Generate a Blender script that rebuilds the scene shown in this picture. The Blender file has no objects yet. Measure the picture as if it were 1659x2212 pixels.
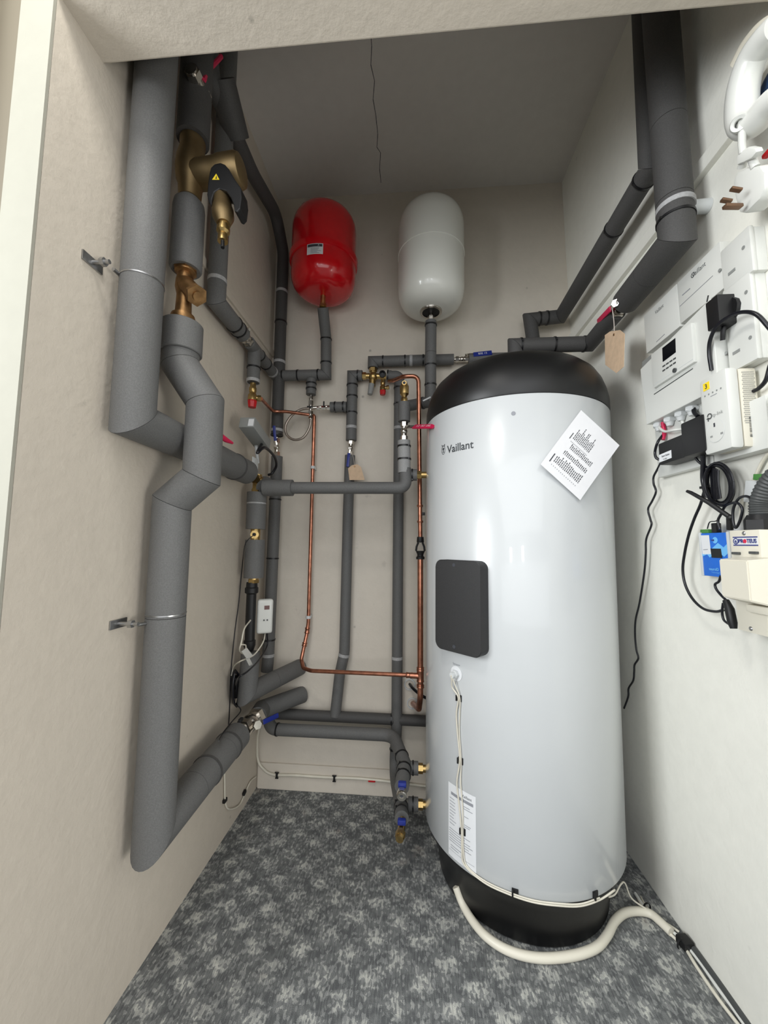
import bpy, bmesh, math, random
from mathutils import Vector, Matrix
random.seed(7)
S = bpy.context.scene
COL = S.collection
PI = math.pi

# ---------------------------------------------------------------- camera
FPX, YAW, PITCH, ROLL = 830.0, math.radians(4.57), math.radians(4.66), math.radians(0.67)
CAM = Vector((0, 0, 1.05))
_fw = Vector((-math.sin(YAW)*math.cos(PITCH), math.cos(YAW)*math.cos(PITCH), math.sin(PITCH)))
_r0 = Vector((math.cos(YAW), math.sin(YAW), 0)); _u0 = _r0.cross(_fw)
_rt = _r0*math.cos(ROLL)+_u0*math.sin(ROLL); _up = _u0*math.cos(ROLL)-_r0*math.sin(ROLL)
cd = bpy.data.cameras.new('camera'); cam = bpy.data.objects.new('camera', cd); COL.objects.link(cam)
cd.sensor_fit = 'VERTICAL'; cd.sensor_height = 36.0; cd.lens = FPX/2212*36.0; cd.clip_start = 0.02
m3 = Matrix((_rt, _up, -_fw)).transposed()
cam.matrix_world = Matrix.Translation(CAM) @ m3.to_4x4()
S.camera = cam

# ---------------------------------------------------------------- light
w = bpy.data.worlds.new('world'); S.world = w; w.use_nodes = True
bg = w.node_tree.nodes['Background']; bg.inputs[0].default_value = (0.95, 0.97, 1.0, 1); bg.inputs[1].default_value = 0.24
def area(name, loc, to, sx, sy, power, col):
    l = bpy.data.lights.new(name, 'AREA'); l.shape = 'RECTANGLE'; l.size = sx; l.size_y = sy; l.energy = power; l.color = col
    o = bpy.data.objects.new(name, l); COL.objects.link(o); o.location = loc
    o.rotation_euler = (Vector(to)-Vector(loc)).to_track_quat('-Z', 'Y').to_euler(); return o
area('window_light', (-0.80, -2.3, 1.75), (0.15, 1.2, 1.1), 0.16, 0.3, 3.5, (0.95, 0.98, 1.0))
area('window_light', (0.05, -2.3, 1.75), (0.15, 1.2, 1.1), 0.16, 0.3, 3.5, (0.95, 0.98, 1.0))
area('hall_ceiling_light', (-0.42, 0.2, 2.5), (-0.05, 0.9, 0.9), 0.25, 0.25, 7, (1.0, 0.98, 0.93))
area('overhead_fill_light', (0.1, -1.1, 2.35), (0.0, 0.8, 0.2), 2.2, 1.2, 16, (0.98, 0.99, 1.0))  # unseen overhead fill, added to lift the floor and lower walls
area('front_fill_light', (0.1, -2.4, 0.95), (0.0, 1.0, 0.75), 3.6, 1.3, 24, (0.96, 0.98, 1.0))  # wide unseen fill added behind the camera to raise the low-level light
area('side_fill_light', (1.8, -0.5, 0.45), (-0.7, 0.9, 0.4), 0.6, 0.7, 18, (1.0, 0.98, 0.95))  # unseen low fill from the right, added to brighten the lower left wall
area('side_fill_light', (-1.9, -0.5, 1.55), (0.7, 1.1, 0.55), 0.9, 1.0, 44, (0.95, 0.98, 1.0))  # unseen soft fill from the left, added to brighten the right wall
S.view_settings.view_transform = 'Standard'; S.view_settings.look = 'None'
S.view_settings.gamma = 1; S.view_settings.use_curve_mapping = False
S.view_settings.exposure = 0.36

# ---------------------------------------------------------------- picture helpers: a pixel of the photo onto a known plane
XL, YB, ZC = -0.67, 1.694, 2.712
def ray(x, y): return _fw + _rt*((x-829.5)/FPX) - _up*((y-1106)/FPX)
def P(x, y, X=None, Y=None, Z=None):
    d = ray(x, y)
    i, v = (0, X) if X is not None else ((1, Y) if Y is not None else (2, Z))
    return CAM + d*((v-CAM[i])/d[i])
def W(x, y, off=0.0):                     # plane parallel to the slightly leaning right wall, off metres in front of it
    n = Vector((1, 0, .026)); d = ray(x, y)
    return CAM + d*((.737-off-CAM.dot(n))/d.dot(n))
def pix(p):
    v = Vector(p)-CAM; z = v.dot(_fw); return (829.5+FPX*v.dot(_rt)/z, 1106-FPX*v.dot(_up)/z)

# ---------------------------------------------------------------- materials
def s2l(c): return tuple((x/12.92 if x <= .04045 else ((x+.055)/1.055)**2.4) for x in c)
def rgb(r, g, b): return s2l((r/255, g/255, b/255))+(1,)
def mat(name, col, rough=.5, metal=0.0, noise=0.0, scale=30, bump=0.0, bscale=200, coat=0.0, spec=.5, detail=3):
    m = bpy.data.materials.new(name); m.use_nodes = True; nt = m.node_tree; b = nt.nodes['Principled BSDF']
    b.inputs['Base Color'].default_value = col; b.inputs['Roughness'].default_value = rough; b.inputs['Metallic'].default_value = metal
    b.inputs['Coat Weight'].default_value = coat; b.inputs['Specular IOR Level'].default_value = spec
    tc = nt.nodes.new('ShaderNodeTexCoord')
    n = nt.nodes.new('ShaderNodeTexNoise'); n.inputs['Scale'].default_value = scale; n.inputs['Detail'].default_value = detail
    nt.links.new(tc.outputs['Object'], n.inputs['Vector'])
    mx = nt.nodes.new('ShaderNodeMix'); mx.data_type = 'RGBA'; mx.blend_type = 'MULTIPLY'; mx.inputs[0].default_value = 1
    rp = nt.nodes.new('ShaderNodeMapRange'); rp.inputs[1].default_value = .3; rp.inputs[2].default_value = .7
    rp.inputs[3].default_value = 1-noise; rp.inputs[4].default_value = 1+noise
    nt.links.new(n.outputs['Fac'], rp.inputs[0]); mx.inputs[6].default_value = col
    cb = nt.nodes.new('ShaderNodeCombineColor')
    for i in range(3): nt.links.new(rp.outputs[0], cb.inputs[i])
    nt.links.new(cb.outputs[0], mx.inputs[7]); nt.links.new(mx.outputs[2], b.inputs['Base Color'])
    if bump:
        n2 = nt.nodes.new('ShaderNodeTexNoise'); n2.inputs['Scale'].default_value = bscale; n2.inputs['Detail'].default_value = 4
        nt.links.new(tc.outputs['Object'], n2.inputs['Vector'])
        bp = nt.nodes.new('ShaderNodeBump'); bp.inputs['Strength'].default_value = bump; bp.inputs['Distance'].default_value = .002
        nt.links.new(n2.outputs['Fac'], bp.inputs['Height']); nt.links.new(bp.outputs[0], b.inputs['Normal'])
    return m
M = {}
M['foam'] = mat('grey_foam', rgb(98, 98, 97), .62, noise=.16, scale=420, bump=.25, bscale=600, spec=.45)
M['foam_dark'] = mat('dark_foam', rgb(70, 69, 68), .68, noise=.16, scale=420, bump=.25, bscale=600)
M['foam_lit'] = mat('lit_foam', rgb(150, 150, 149), .6, noise=.1, scale=300, bump=.2, bscale=500)  # paler copy of the grey foam, with the light on it put into the colour
M['core'] = mat('pipe_core', rgb(30, 30, 32), .8)
M['tie'] = mat('black_nylon', rgb(18, 18, 20), .4)
M['tape'] = mat('pale_tape', rgb(165, 165, 165), .6, noise=.15, scale=150)
M['copper'] = mat('copper', rgb(188, 128, 104), .3, 1.0, noise=.3, scale=45, detail=6)
M['brass'] = mat('brass', rgb(186, 158, 104), .34, 1.0, noise=.2, scale=60)
M['bronze'] = mat('bronze', rgb(150, 116, 78), .45, 1.0, noise=.35, scale=40, bump=.3, bscale=150)
M['bronze_filter'] = mat('satin_bronze', rgb(146, 126, 92), .5, 1.0, noise=.12, scale=30)
M['nickel'] = mat('nickel', rgb(205, 200, 192), .2, 1.0, noise=.1, scale=50)
M['steel'] = mat('zinc_steel', rgb(165, 165, 165), .35, 1.0, noise=.2, scale=50)
M['braid'] = mat('steel_braid', rgb(165, 155, 145), .4, .9, noise=.5, scale=900)
M['blue'] = mat('blue_handle', rgb(28, 45, 130), .4)
M['red_h'] = mat('crimson_handle', rgb(200, 25, 75), .4)
M['red_cap'] = mat('red_cap', rgb(190, 25, 30), .4)
M['red'] = mat('red_paint', rgb(205, 8, 22), .22, coat=.5, noise=.05, scale=40)
M['white_v'] = mat('white_vessel_paint', rgb(228, 228, 220), .25, coat=.4)
M['enamel'] = mat('white_enamel', rgb(196, 199, 200), .27, coat=.3, noise=.015, scale=6)
M['blackp'] = mat('black_plastic', rgb(12, 12, 13), .42, noise=.1, scale=300)
M['black'] = mat('black_rubber', rgb(14, 14, 16), .5)
M['cover'] = mat('charcoal_cover', rgb(40, 40, 41), .55, noise=.08, scale=300, bump=.2, bscale=700)
M['plastic'] = mat('white_plastic', rgb(214, 215, 210), .3, coat=.1)
M['plastic_g'] = mat('grey_white_plastic', rgb(205, 208, 208), .35)
M['cream'] = mat('cream_plastic', rgb(220, 215, 199), .4)
M['greyp'] = mat('grey_plastic', rgb(140, 142, 140), .45)
M['dgrey'] = mat('dark_grey_plastic', rgb(70, 72, 72), .45)
M['cable_w'] = mat('white_cable', rgb(215, 210, 195), .4, noise=.06, scale=20)
M['cable_k'] = mat('black_cable', rgb(16, 17, 24), .32)
M['tag'] = mat('manila_card', rgb(208, 180, 150), .8, noise=.08, scale=60)
M['string'] = mat('white_string', rgb(200, 190, 180), .8)
M['paper'] = mat('paper', rgb(232, 232, 234), .7, noise=.02, scale=15)
M['ink'] = mat('ink', rgb(60, 62, 68), .7)
M['ink_l'] = mat('pale_ink', rgb(140, 142, 148), .7)
M['navy'] = mat('logo_ink', rgb(52, 56, 60), .5)
M['yellow'] = mat('yellow_sticker', rgb(245, 215, 40), .5)
M['screen'] = mat('lcd_screen', rgb(14, 16, 20), .12)
M['devblue'] = mat('device_blue', rgb(20, 105, 210), .4)
M['devsky'] = mat('device_sky', rgb(110, 185, 240), .4)
M['pcb'] = mat('green_terminal', rgb(70, 130, 60), .45)
M['label_w'] = mat('white_label', rgb(222, 224, 226), .5)
M['logo_b'] = mat('logo_blue', rgb(40, 50, 120), .5)
M['logo_r'] = mat('logo_red', rgb(205, 30, 70), .5)
M['shadegrey'] = mat('sticker_grey', rgb(190, 194, 200), .45)
M['meterscreen'] = mat('meter_screen', rgb(110, 80, 78), .3)
M['bluecloth'] = mat('dark_blue_plastic', rgb(38, 62, 98), .5)
M['pin'] = mat('dull_brass_pin', rgb(120, 92, 72), .45, .8)

def wallmat(name, base, dirt=.25, bump=.25, smudge=True):
    m = bpy.data.materials.new(name); m.use_nodes = True; nt = m.node_tree; b = nt.nodes['Principled BSDF']
    b.inputs['Roughness'].default_value = .75; b.inputs['Specular IOR Level'].default_value = .3
    tc = nt.nodes.new('ShaderNodeTexCoord'); L = nt.links.new
    def noise(s, d=4, r=.55):
        n = nt.nodes.new('ShaderNodeTexNoise'); n.inputs['Scale'].default_value = s; n.inputs['Detail'].default_value = d
        n.inputs['Roughness'].default_value = r; L(tc.outputs['Object'], n.inputs['Vector']); return n
    def ramp(src, a, bb, ca, cb):
        r = nt.nodes.new('ShaderNodeMapRange'); r.inputs[1].default_value = a; r.inputs[2].default_value = bb
        r.inputs[3].default_value = ca; r.inputs[4].default_value = cb; L(src, r.inputs[0]); return r.outputs[0]
    def mul(a, bb):
        n = nt.nodes.new('ShaderNodeMath'); n.operation = 'MULTIPLY'; L(a, n.inputs[0]); L(bb, n.inputs[1]); return n.outputs[0]
    big = ramp(noise(2.2).outputs['Fac'], .3, .7, 1-.07*dirt*4*.5, 1.0)
    fine = ramp(noise(26, 5).outputs['Fac'], .3, .7, .975, 1.015)
    v = mul(big, fine)
    if smudge:
        v = mul(v, ramp(noise(11, 8, .7).outputs['Fac'], .66, .8, 1.0, 1-dirt))
        vo = nt.nodes.new('ShaderNodeTexVoronoi'); vo.inputs['Scale'].default_value = 5.5; L(tc.outputs['Object'], vo.inputs['Vector'])
        v = mul(v, ramp(vo.outputs['Distance'], .018, .045, 1-dirt*1.3, 1.0))
    cb = nt.nodes.new('ShaderNodeCombineColor')
    for i in range(3):
        n = nt.nodes.new('ShaderNodeMath'); n.operation = 'MULTIPLY'; L(v, n.inputs[0]); n.inputs[1].default_value = base[i]; L(n.outputs[0], cb.inputs[i])
    L(cb.outputs[0], b.inputs['Base Color'])
    bp = nt.nodes.new('ShaderNodeBump'); bp.inputs['Strength'].default_value = bump; bp.inputs['Distance'].default_value = .004
    L(noise(45, 6, .6).outputs['Fac'], bp.inputs['Height']); L(bp.outputs[0], b.inputs['Normal'])
    return m
M['wall'] = wallmat('cream_painted_plaster', rgb(202, 193, 179), .3, .4)
M['wall_back'] = wallmat('cream_painted_back_plaster', rgb(216, 208, 195), .3)
M['wall_r'] = wallmat('white_painted_plaster', rgb(236, 235, 226), .12)
M['ceil'] = wallmat('ceiling_paint', rgb(210, 206, 200), .1, .1, False)
M['trim'] = wallmat('gloss_trim_paint', rgb(162, 160, 148), .06, .1, False)

def carpetmat():
    m = bpy.data.materials.new('patterned_carpet'); m.use_nodes = True; nt = m.node_tree; b = nt.nodes['Principled BSDF']; L = nt.links.new
    b.inputs['Roughness'].default_value = .95; b.inputs['Specular IOR Level'].default_value = .1
    tc = nt.nodes.new('ShaderNodeTexCoord')
    def mapn(sx, sy, rz=0):
        mp = nt.nodes.new('ShaderNodeMapping'); mp.inputs['Scale'].default_value = (sx, sy, 1); mp.inputs['Rotation'].default_value = (0, 0, rz)
        L(tc.outputs['Object'], mp.inputs['Vector']); return mp.outputs[0]
    def rng(src, a, bb, c, d):
        r = nt.nodes.new('ShaderNodeMapRange'); r.inputs[1].default_value = a; r.inputs[2].default_value = bb
        r.inputs[3].default_value = c; r.inputs[4].default_value = d; L(src, r.inputs[0]); return r.outputs[0]
    def math_(op, a, bb=None, k=None):
        n = nt.nodes.new('ShaderNodeMath'); n.operation = op; L(a, n.inputs[0])
        if bb is not None: L(bb, n.inputs[1])
        if k is not None: n.inputs[1].default_value = k
        return n.outputs[0]
    # pale flower patches in staggered rows, cut by small leafy flecks
    cmb = nt.nodes.new('ShaderNodeSeparateXYZ')
    dn = nt.nodes.new('ShaderNodeTexNoise'); dn.inputs['Scale'].default_value = 55; dn.inputs['Detail'].default_value = 4; L(tc.outputs['Object'], dn.inputs['Vector'])
    ad = nt.nodes.new('ShaderNodeVectorMath'); ad.operation = 'MULTIPLY_ADD'; ad.inputs[1].default_value = (.075, .075, 0)
    L(dn.outputs['Color'], ad.inputs[0]); L(tc.outputs['Object'], ad.inputs[2]); L(ad.outputs[0], cmb.inputs[0])
    sx = math_('MULTIPLY', cmb.outputs[0], k=2*PI/.125); sy = math_('MULTIPLY', cmb.outputs[1], k=2*PI/.1)
    cx = math_('COSINE', sx); cy = math_('COSINE', sy); pr_ = math_('MULTIPLY', cx, cy)
    patch = rng(pr_, -.05, .85, 0, 1)
    fl = nt.nodes.new('ShaderNodeTexVoronoi'); fl.inputs['Scale'].default_value = 120; L(mapn(1.5, .9, .12), fl.inputs['Vector'])
    sp = nt.nodes.new('ShaderNodeSeparateColor'); L(fl.outputs['Color'], sp.inputs[0])
    thr = math_('MULTIPLY_ADD', patch, None, .42); thr.node.inputs[2].default_value = .26
    th2 = math_('LESS_THAN', sp.outputs[0], thr)
    br = nt.nodes.new('ShaderNodeTexNoise'); br.inputs['Scale'].default_value = 1; br.inputs['Detail'].default_value = 1; L(mapn(260, 34), br.inputs['Vector'])
    dash = rng(br.outputs['Fac'], .46, .58, 0, 1)
    bb2 = nt.nodes.new('ShaderNodeTexNoise'); bb2.inputs['Scale'].default_value = 1; L(mapn(26, 40), bb2.inputs['Vector'])
    band = rng(bb2.outputs['Fac'], .45, .58, 0, 1)
    v = math_('MULTIPLY', th2, k=.30)
    v2 = math_('MULTIPLY', dash, k=.14); v3 = math_('MULTIPLY', band, k=.14)
    v = math_('ADD', v, v2); v = math_('ADD', v, v3); v4 = math_('MULTIPLY', patch, k=.24); v = math_('ADD', v, v4)
    cr = nt.nodes.new('ShaderNodeValToRGB'); L(v, cr.inputs[0]); e = cr.color_ramp.elements
    e[0].position = 0; e[0].color = rgb(92, 94, 95); e[1].position = .9; e[1].color = rgb(206, 206, 198)
    x = e.new(.45); x.color = rgb(136, 138, 137)
    # a few pinkish-beige patches
    pn = nt.nodes.new('ShaderNodeTexNoise'); pn.inputs['Scale'].default_value = 7; L(tc.outputs['Object'], pn.inputs['Vector'])
    pk = rng(pn.outputs['Fac'], .62, .7, 0, .5); pk = math_('MULTIPLY', pk, patch)
    mx = nt.nodes.new('ShaderNodeMix'); mx.data_type = 'RGBA'; mx.blend_type = 'MIX'; L(pk, mx.inputs[0]); L(cr.outputs[0], mx.inputs[6]); mx.inputs[7].default_value = rgb(140, 128, 118)
    fn = nt.nodes.new('ShaderNodeTexNoise'); fn.inputs['Scale'].default_value = 500; L(tc.outputs['Object'], fn.inputs['Vector'])
    L(mx.outputs[2], b.inputs['Base Color'])
    bp = nt.nodes.new('ShaderNodeBump'); bp.inputs['Strength'].default_value = .5; bp.inputs['Distance'].default_value = .003
    L(fn.outputs['Fac'], bp.inputs['Height']); L(bp.outputs[0], b.inputs['Normal'])
    return m
M['carpet'] = carpetmat()
M['groove'] = mat('shaded_groove_paint', rgb(120, 112, 96), .7)  # beige groove, its colour darkened to carry the shade at the door stop

# ---------------------------------------------------------------- mesh helpers
def perp(d):
    d = d.normalized(); a = Vector((0, 0, 1)) if abs(d.z) < .9 else Vector((0, 1, 0))
    u = d.cross(a).normalized(); return u, d.cross(u).normalized()
class G:
    def __init__(s): s.b = bmesh.new()
    def ring(s, pts): return [s.b.verts.new(p) for p in pts]
    def skin(s, A, B):
        n = len(A)
        for i in range(n): s.b.faces.new((A[i], A[(i+1) % n], B[(i+1) % n], B[i]))
    def cyl(s, a, b, r, r2=None, seg=20, caps=True):
        a, b = Vector(a), Vector(b); u, v = perp(b-a); r2 = r if r2 is None else r2
        R = [s.ring([p+(u*math.cos(t)+v*math.sin(t))*q for t in [2*PI*i/seg for i in range(seg)]]) for p, q in ((a, r), (b, r2))]
        s.skin(*R)
        if caps: s.b.faces.new(R[0][::-1]); s.b.faces.new(R[1])
        return s
    def lathe(s, prof, o=(0, 0, 0), ax=(0, 0, 1), seg=32, u=None):          # prof: (radius, height) pairs
        o, ax = Vector(o), Vector(ax).normalized(); uu, vv = perp(ax); prev = None
        for r, h in prof:
            if r < 1e-6: cur = [s.b.verts.new(o+ax*h)]
            else: cur = s.ring([o+ax*h+(uu*math.cos(t)+vv*math.sin(t))*r for t in [2*PI*i/seg for i in range(seg)]])
            if prev:
                if len(prev) == 1 and len(cur) > 1:
                    for i in range(seg): s.b.faces.new((prev[0], cur[(i+1) % seg], cur[i]))
                elif len(cur) == 1 and len(prev) > 1:
                    for i in range(seg): s.b.faces.new((prev[i], prev[(i+1) % seg], cur[0]))
                elif len(cur) > 1: s.skin(prev, cur)
            prev = cur
        return s
    def hexn(s, a, b, r): return s.cyl(a, b, r, seg=6)
    def sweep(s, pts, r, seg=14, caps=True, flat=None):
        pts = [Vector(p) for p in pts]; n = len(pts); T = []
        for i in range(n):
            a = (pts[i]-pts[i-1]).normalized() if i else None; b = (pts[i+1]-pts[i]).normalized() if i < n-1 else None
            t = a+b if (a and b) else (a or b)
            T.append(t.normalized() if t.length > 1e-6 else (a or b))
        u, _ = perp(T[0]); prev = None; R0 = None
        for i in range(n):
            if i:
                ax = T[i-1].cross(T[i])
                if ax.length > 1e-8: u = Matrix.Rotation(T[i-1].angle(T[i]), 3, ax.normalized()) @ u
            u = (u-T[i]*u.dot(T[i])).normalized(); v = T[i].cross(u); rr = r[i] if isinstance(r, (list, tuple)) else r
            cur = s.ring([pts[i]+(u*math.cos(t)+v*math.sin(t))*rr for t in [2*PI*k/seg for k in range(seg)]])
            if prev: s.skin(prev, cur)
            else: R0 = cur
            prev = cur
        if caps: s.b.faces.new(R0[::-1]); s.b.faces.new(prev)
        return s
    def seg(s, a, b, r, na=None, nb=None, seg=28, trim=0):                   # straight length with mitred ends
        a, b = Vector(a), Vector(b); d = (b-a).normalized(); u, v = perp(d); R = []
        for p, n, q in ((a, na, 1), (b, nb, -1)):
            n = n or d; ps = []
            for k in range(seg):
                t = 2*PI*k/seg; o = (u*math.cos(t)+v*math.sin(t))*r
                ps.append(p+o+d*(-(n.dot(o))/n.dot(d)+q*trim))
            R.append(s.ring(ps))
        s.skin(*R); s.b.faces.new(R[0][::-1]); s.b.faces.new(R[1]); return s
    def box(s, c, size, rot=None, bev=0, bseg=2):
        c = Vector(c); g = bmesh.new(); bmesh.ops.create_cube(g, size=1)
        for v in g.verts: v.co = Vector((v.co.x*size[0], v.co.y*size[1], v.co.z*size[2]))
        if bev: bmesh.ops.bevel(g, geom=list(g.edges), offset=bev, segments=bseg, profile=.6, affect='EDGES')
        mt = (rot.to_4x4() if rot else Matrix.Identity(4))
        for v in g.verts: v.co = (mt @ v.co)+c
        s.join(g); return s
    def join(s, g):
        mp = {v: s.b.verts.new(v.co) for v in g.verts}
        for f in g.faces: s.b.faces.new([mp[v] for v in f.verts])
        g.free()
    def ball(s, c, r, sc=(1, 1, 1), seg=16):
        g = bmesh.new(); bmesh.ops.create_uvsphere(g, u_segments=seg, v_segments=seg//2+2, radius=r)
        for v in g.verts: v.co = Vector((v.co.x*sc[0], v.co.y*sc[1], v.co.z*sc[2]))+Vector(c)
        s.join(g); return s
    def prism(s, pts, d, bev=0):                                            # polygon pushed along d
        g = bmesh.new(); A = [g.verts.new(p) for p in pts]; B = [g.verts.new(Vector(p)+Vector(d)) for p in pts]
        g.faces.new(A[::-1]); g.faces.new(B); n = len(A)
        for i in range(n): g.faces.new((A[i], A[(i+1) % n], B[(i+1) % n], B[i]))
        bmesh.ops.recalc_face_normals(g, faces=g.faces)
        if bev: bmesh.ops.bevel(g, geom=list(g.edges), offset=bev, segments=2, profile=.6, affect='EDGES')
        s.join(g); return s
def fillet(pts, rad, n=7):
    pts = [Vector(p) for p in pts]; out = [pts[0]]
    for i in range(1, len(pts)-1):
        p = pts[i]; a = (pts[i-1]-p); b = (pts[i+1]-p); la, lb = a.length, b.length; a.normalize(); b.normalize()
        ang = a.angle(b); R = rad[i-1] if isinstance(rad, (list, tuple)) else rad
        if PI-ang < .03: out.append(p); continue
        t = min(R/math.tan(ang/2), la*.49, lb*.49); s, e = p+a*t, p+b*t
        for k in range(n+1):
            q = k/n; out.append(s*(1-q)**2+p*2*q*(1-q)+e*q*q)
    out.append(pts[-1]); return out
def smooth(pts, n=8):                                                      # Catmull-Rom through points
    pts = [Vector(p) for p in pts]; out = []; q = [pts[0]*2-pts[1]]+pts+[pts[-1]*2-pts[-2]]
    for i in range(1, len(q)-2):
        for k in range(n):
            t = k/n; a, b, c, d = q[i-1:i+3]
            out.append(.5*((2*b)+(c-a)*t+(2*a-5*b+4*c-d)*t*t+(3*b-a-3*c+d)*t**3))
    out.append(pts[-1]); return out

def obj(name, g, m, parent=None, sm=True, origin=None):
    me = bpy.data.meshes.new(name); bmesh.ops.recalc_face_normals(g.b, faces=g.b.faces)
    o = bpy.data.objects.new(name, me); COL.objects.link(o)
    if parent is None:
        if origin is None:
            xs = [v.co for v in g.b.verts]; mn = Vector([min(c[i] for c in xs) for i in range(3)]); mxx = Vector([max(c[i] for c in xs) for i in range(3)])
            origin = Vector(((mn.x+mxx.x)/2, (mn.y+mxx.y)/2, mn.z))
        origin = Vector(origin)
        bmesh.ops.translate(g.b, verts=g.b.verts, vec=-origin); o.location = origin
    else:
        o.parent = parent; off = Vector(parent.get('_o', (0, 0, 0)))
        bmesh.ops.translate(g.b, verts=g.b.verts, vec=-off)
    for f in g.b.faces: f.smooth = sm
    g.b.to_mesh(me); g.b.free(); me.materials.append(m if not isinstance(m, str) else M[m])
    if sm:
        try: me.set_sharp_from_angle(angle=math.radians(38))
        except Exception: pass
    if parent is None: o['_o'] = tuple(o.location)
    else: o['_o'] = tuple(parent.get('_o', (0, 0, 0)))
    return o
def tag(o, label, cat, group=None, kind=None):
    if label: o['label'] = label
    if cat: o['category'] = cat
    if group: o['group'] = group
    if kind: o['kind'] = kind
    return o
def thing(name, label, cat, loc, group=None):
    o = bpy.data.objects.new(name, None); COL.objects.link(o); o.location = loc; o.empty_display_size = .05
    o['_o'] = tuple(Vector(loc)); return tag(o, label, cat, group)
def struct(name, g, m, sm=False):
    o = obj(name, g, m, sm=sm); o['kind'] = 'structure'; return o
def nearest(pts, px):                                                       # point of a centre line that shows at a pixel
    best = None
    for i in range(len(pts)-1):
        for k in range(41):
            p = pts[i].lerp(pts[i+1], k/40); x, y = pix(p); d = (x-px[0])**2+(y-px[1])**2
            if best is None or d < best[0]: best = (d, p, (pts[i+1]-pts[i]).normalized())
    return best[1], best[2]
def tie(par, pts, px, r, w=.004, m='tie', nm='cable_tie', t=.0022, tail=True):
    p, d = nearest(pts, px); g = G(); u, v = perp(d)
    g.lathe([(r-.002, -w/2), (r+t, -w/2), (r+t, w/2), (r-.002, w/2)], p, d, 28)
    if tail:
        q = (CAM-p); q = (q-d*q.dot(d)).normalized(); q = (q+d.cross(q)*.9).normalized()
        g.box(p+q*(r+.002), (.005, .005, .006))
    obj(nm, g, m, par)
def pipe(label, pts, r, fil=0, ties=(), tapes=(), m='foam', name='insulated_pipe', cat='pipe', group=None, ends=True, part='insulation_sleeve', core=True, w=.0058, cuts=()):
    pts = [Vector(p) for p in pts]; t = thing(name, label, cat, pts[0] if pts[0].z < pts[-1].z else pts[-1], group)
    if fil:
        line = fillet(pts, fil); obj(part, G().sweep(line, r, 24), m, t)
    else:
        line = pts; n = len(pts)
        for i in range(n-1):
            d = (pts[i+1]-pts[i]).normalized()
            na = ((pts[i]-pts[i-1]).normalized()+d).normalized() if i else d
            nb = ((pts[i+2]-pts[i+1]).normalized()+d).normalized() if i < n-2 else d
            segs = [(pts[i], na)]
            for c in cuts:
                if c[0] == i: segs.append((pts[i].lerp(pts[i+1], c[1]), d))
            segs.append((pts[i+1], nb))
            for k in range(len(segs)-1):
                obj(part, G().seg(segs[k][0], segs[k+1][0], r, segs[k][1], segs[k+1][1], trim=.0006), m, t)
        if core: obj('inner_pipe', G().sweep(fillet([pts[0]+(pts[1]-pts[0])*.02]+pts[1:-1]+[pts[-1]-(pts[-1]-pts[-2])*.02], .01, 3), r*.8, 12), 'core', t)
    for q in ties: tie(t, line, q, r, w)
    for q in tapes: tie(t, line, q, r, .012, 'tape', 'tape_band', .001, False)
    return t
def cable(label, pts, r, m='cable_k', name='cable', cat='cable', group=None, n=8, parent=None, seg=10):
    g = G().sweep(smooth(pts, n), r, seg)
    if parent: return obj(name, g, m, parent)
    return tag(obj(name, g, m), label, cat, group)
def text(s, size, m, parent, o, ux, uy, name='lettering', depth=.0003, bend=None, align='CENTER', xs=1, bold=0):
    c = bpy.data.curves.new(name, 'FONT'); c.body = s; c.size = size; c.align_x = align; c.align_y = 'CENTER'; c.offset = bold; c.resolution_u = 3
    t = bpy.data.objects.new('tmp', c); COL.objects.link(t)
    me = bpy.data.meshes.new_from_object(t.evaluated_get(bpy.context.evaluated_depsgraph_get())); COL.objects.unlink(t); bpy.data.objects.remove(t)
    g = G(); g.b.from_mesh(me); bpy.data.meshes.remove(me)
    o, ux, uy = Vector(o), Vector(ux).normalized(), Vector(uy).normalized(); n = ux.cross(uy).normalized()
    for v in g.b.verts:
        v.co = bend(v.co.x*xs, v.co.y) if bend else o+ux*v.co.x*xs+uy*v.co.y+n*depth
    return obj(name, g, m, parent, sm=False)
def quad(name, m, parent, pts, t=.0006):                                    # thin sheet through 4+ points, pushed out along its normal
    pts = [Vector(p) for p in pts]; n = (pts[1]-pts[0]).cross(pts[2]-pts[0]).normalized()
    if n.dot(CAM-pts[0]) < 0: n = -n
    return obj(name, G().prism(pts, n*t), m, parent, sm=False)

# ================================================================ THE SETTING
struct('floor', G().box((0, -4.1, -.05), (12, 11.8, .1)), 'carpet')
struct('wall_back', G().box((0, YB+.06, 1.35), (1.9, .12, 2.9)), 'wall_back')
struct('wall_left', G().box((XL-.075, (.587+YB+.1)/2, 1.4), (.15, YB+.1-.587, 2.9)), 'wall')
xr = lambda z: .737-.026*z
struct('wall_right', G().prism([(xr(-.1), .35, -.1), (xr(2.9), .35, 2.9), (xr(2.9), YB+.1, 2.9), (xr(-.1), YB+.1, -.1)], (.2, 0, 0)), 'wall_r')
c_ = struct('ceiling', G().box((0, 1.15, ZC+.05), (1.9, 1.3, .1)), 'ceil')
g = G(); cr = []
for i, (x, y) in enumerate([(800, 60), (803, 100), (801, 140), (809, 175), (806, 215), (812, 250), (816, 290), (814, 318), (822, 330), (820, 365), (823, 395), (820, 428)]): cr.append(P(x, y, Z=ZC-.0006))
for a, b in zip(cr, cr[1:]):
    if b.y < YB: g.prism([a-Vector((.0013, 0, 0)), a+Vector((.0013, 0, 0)), b+Vector((.001, 0, 0)), b-Vector((.001, 0, 0))], (0, 0, .002))
obj('crack', g, 'ink', c_, sm=False)
struct('wall_front', G().box((0, .636, (2.069+2.9)/2), (1.6, .116, 2.9-2.069), bev=.003), 'wall')
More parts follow.
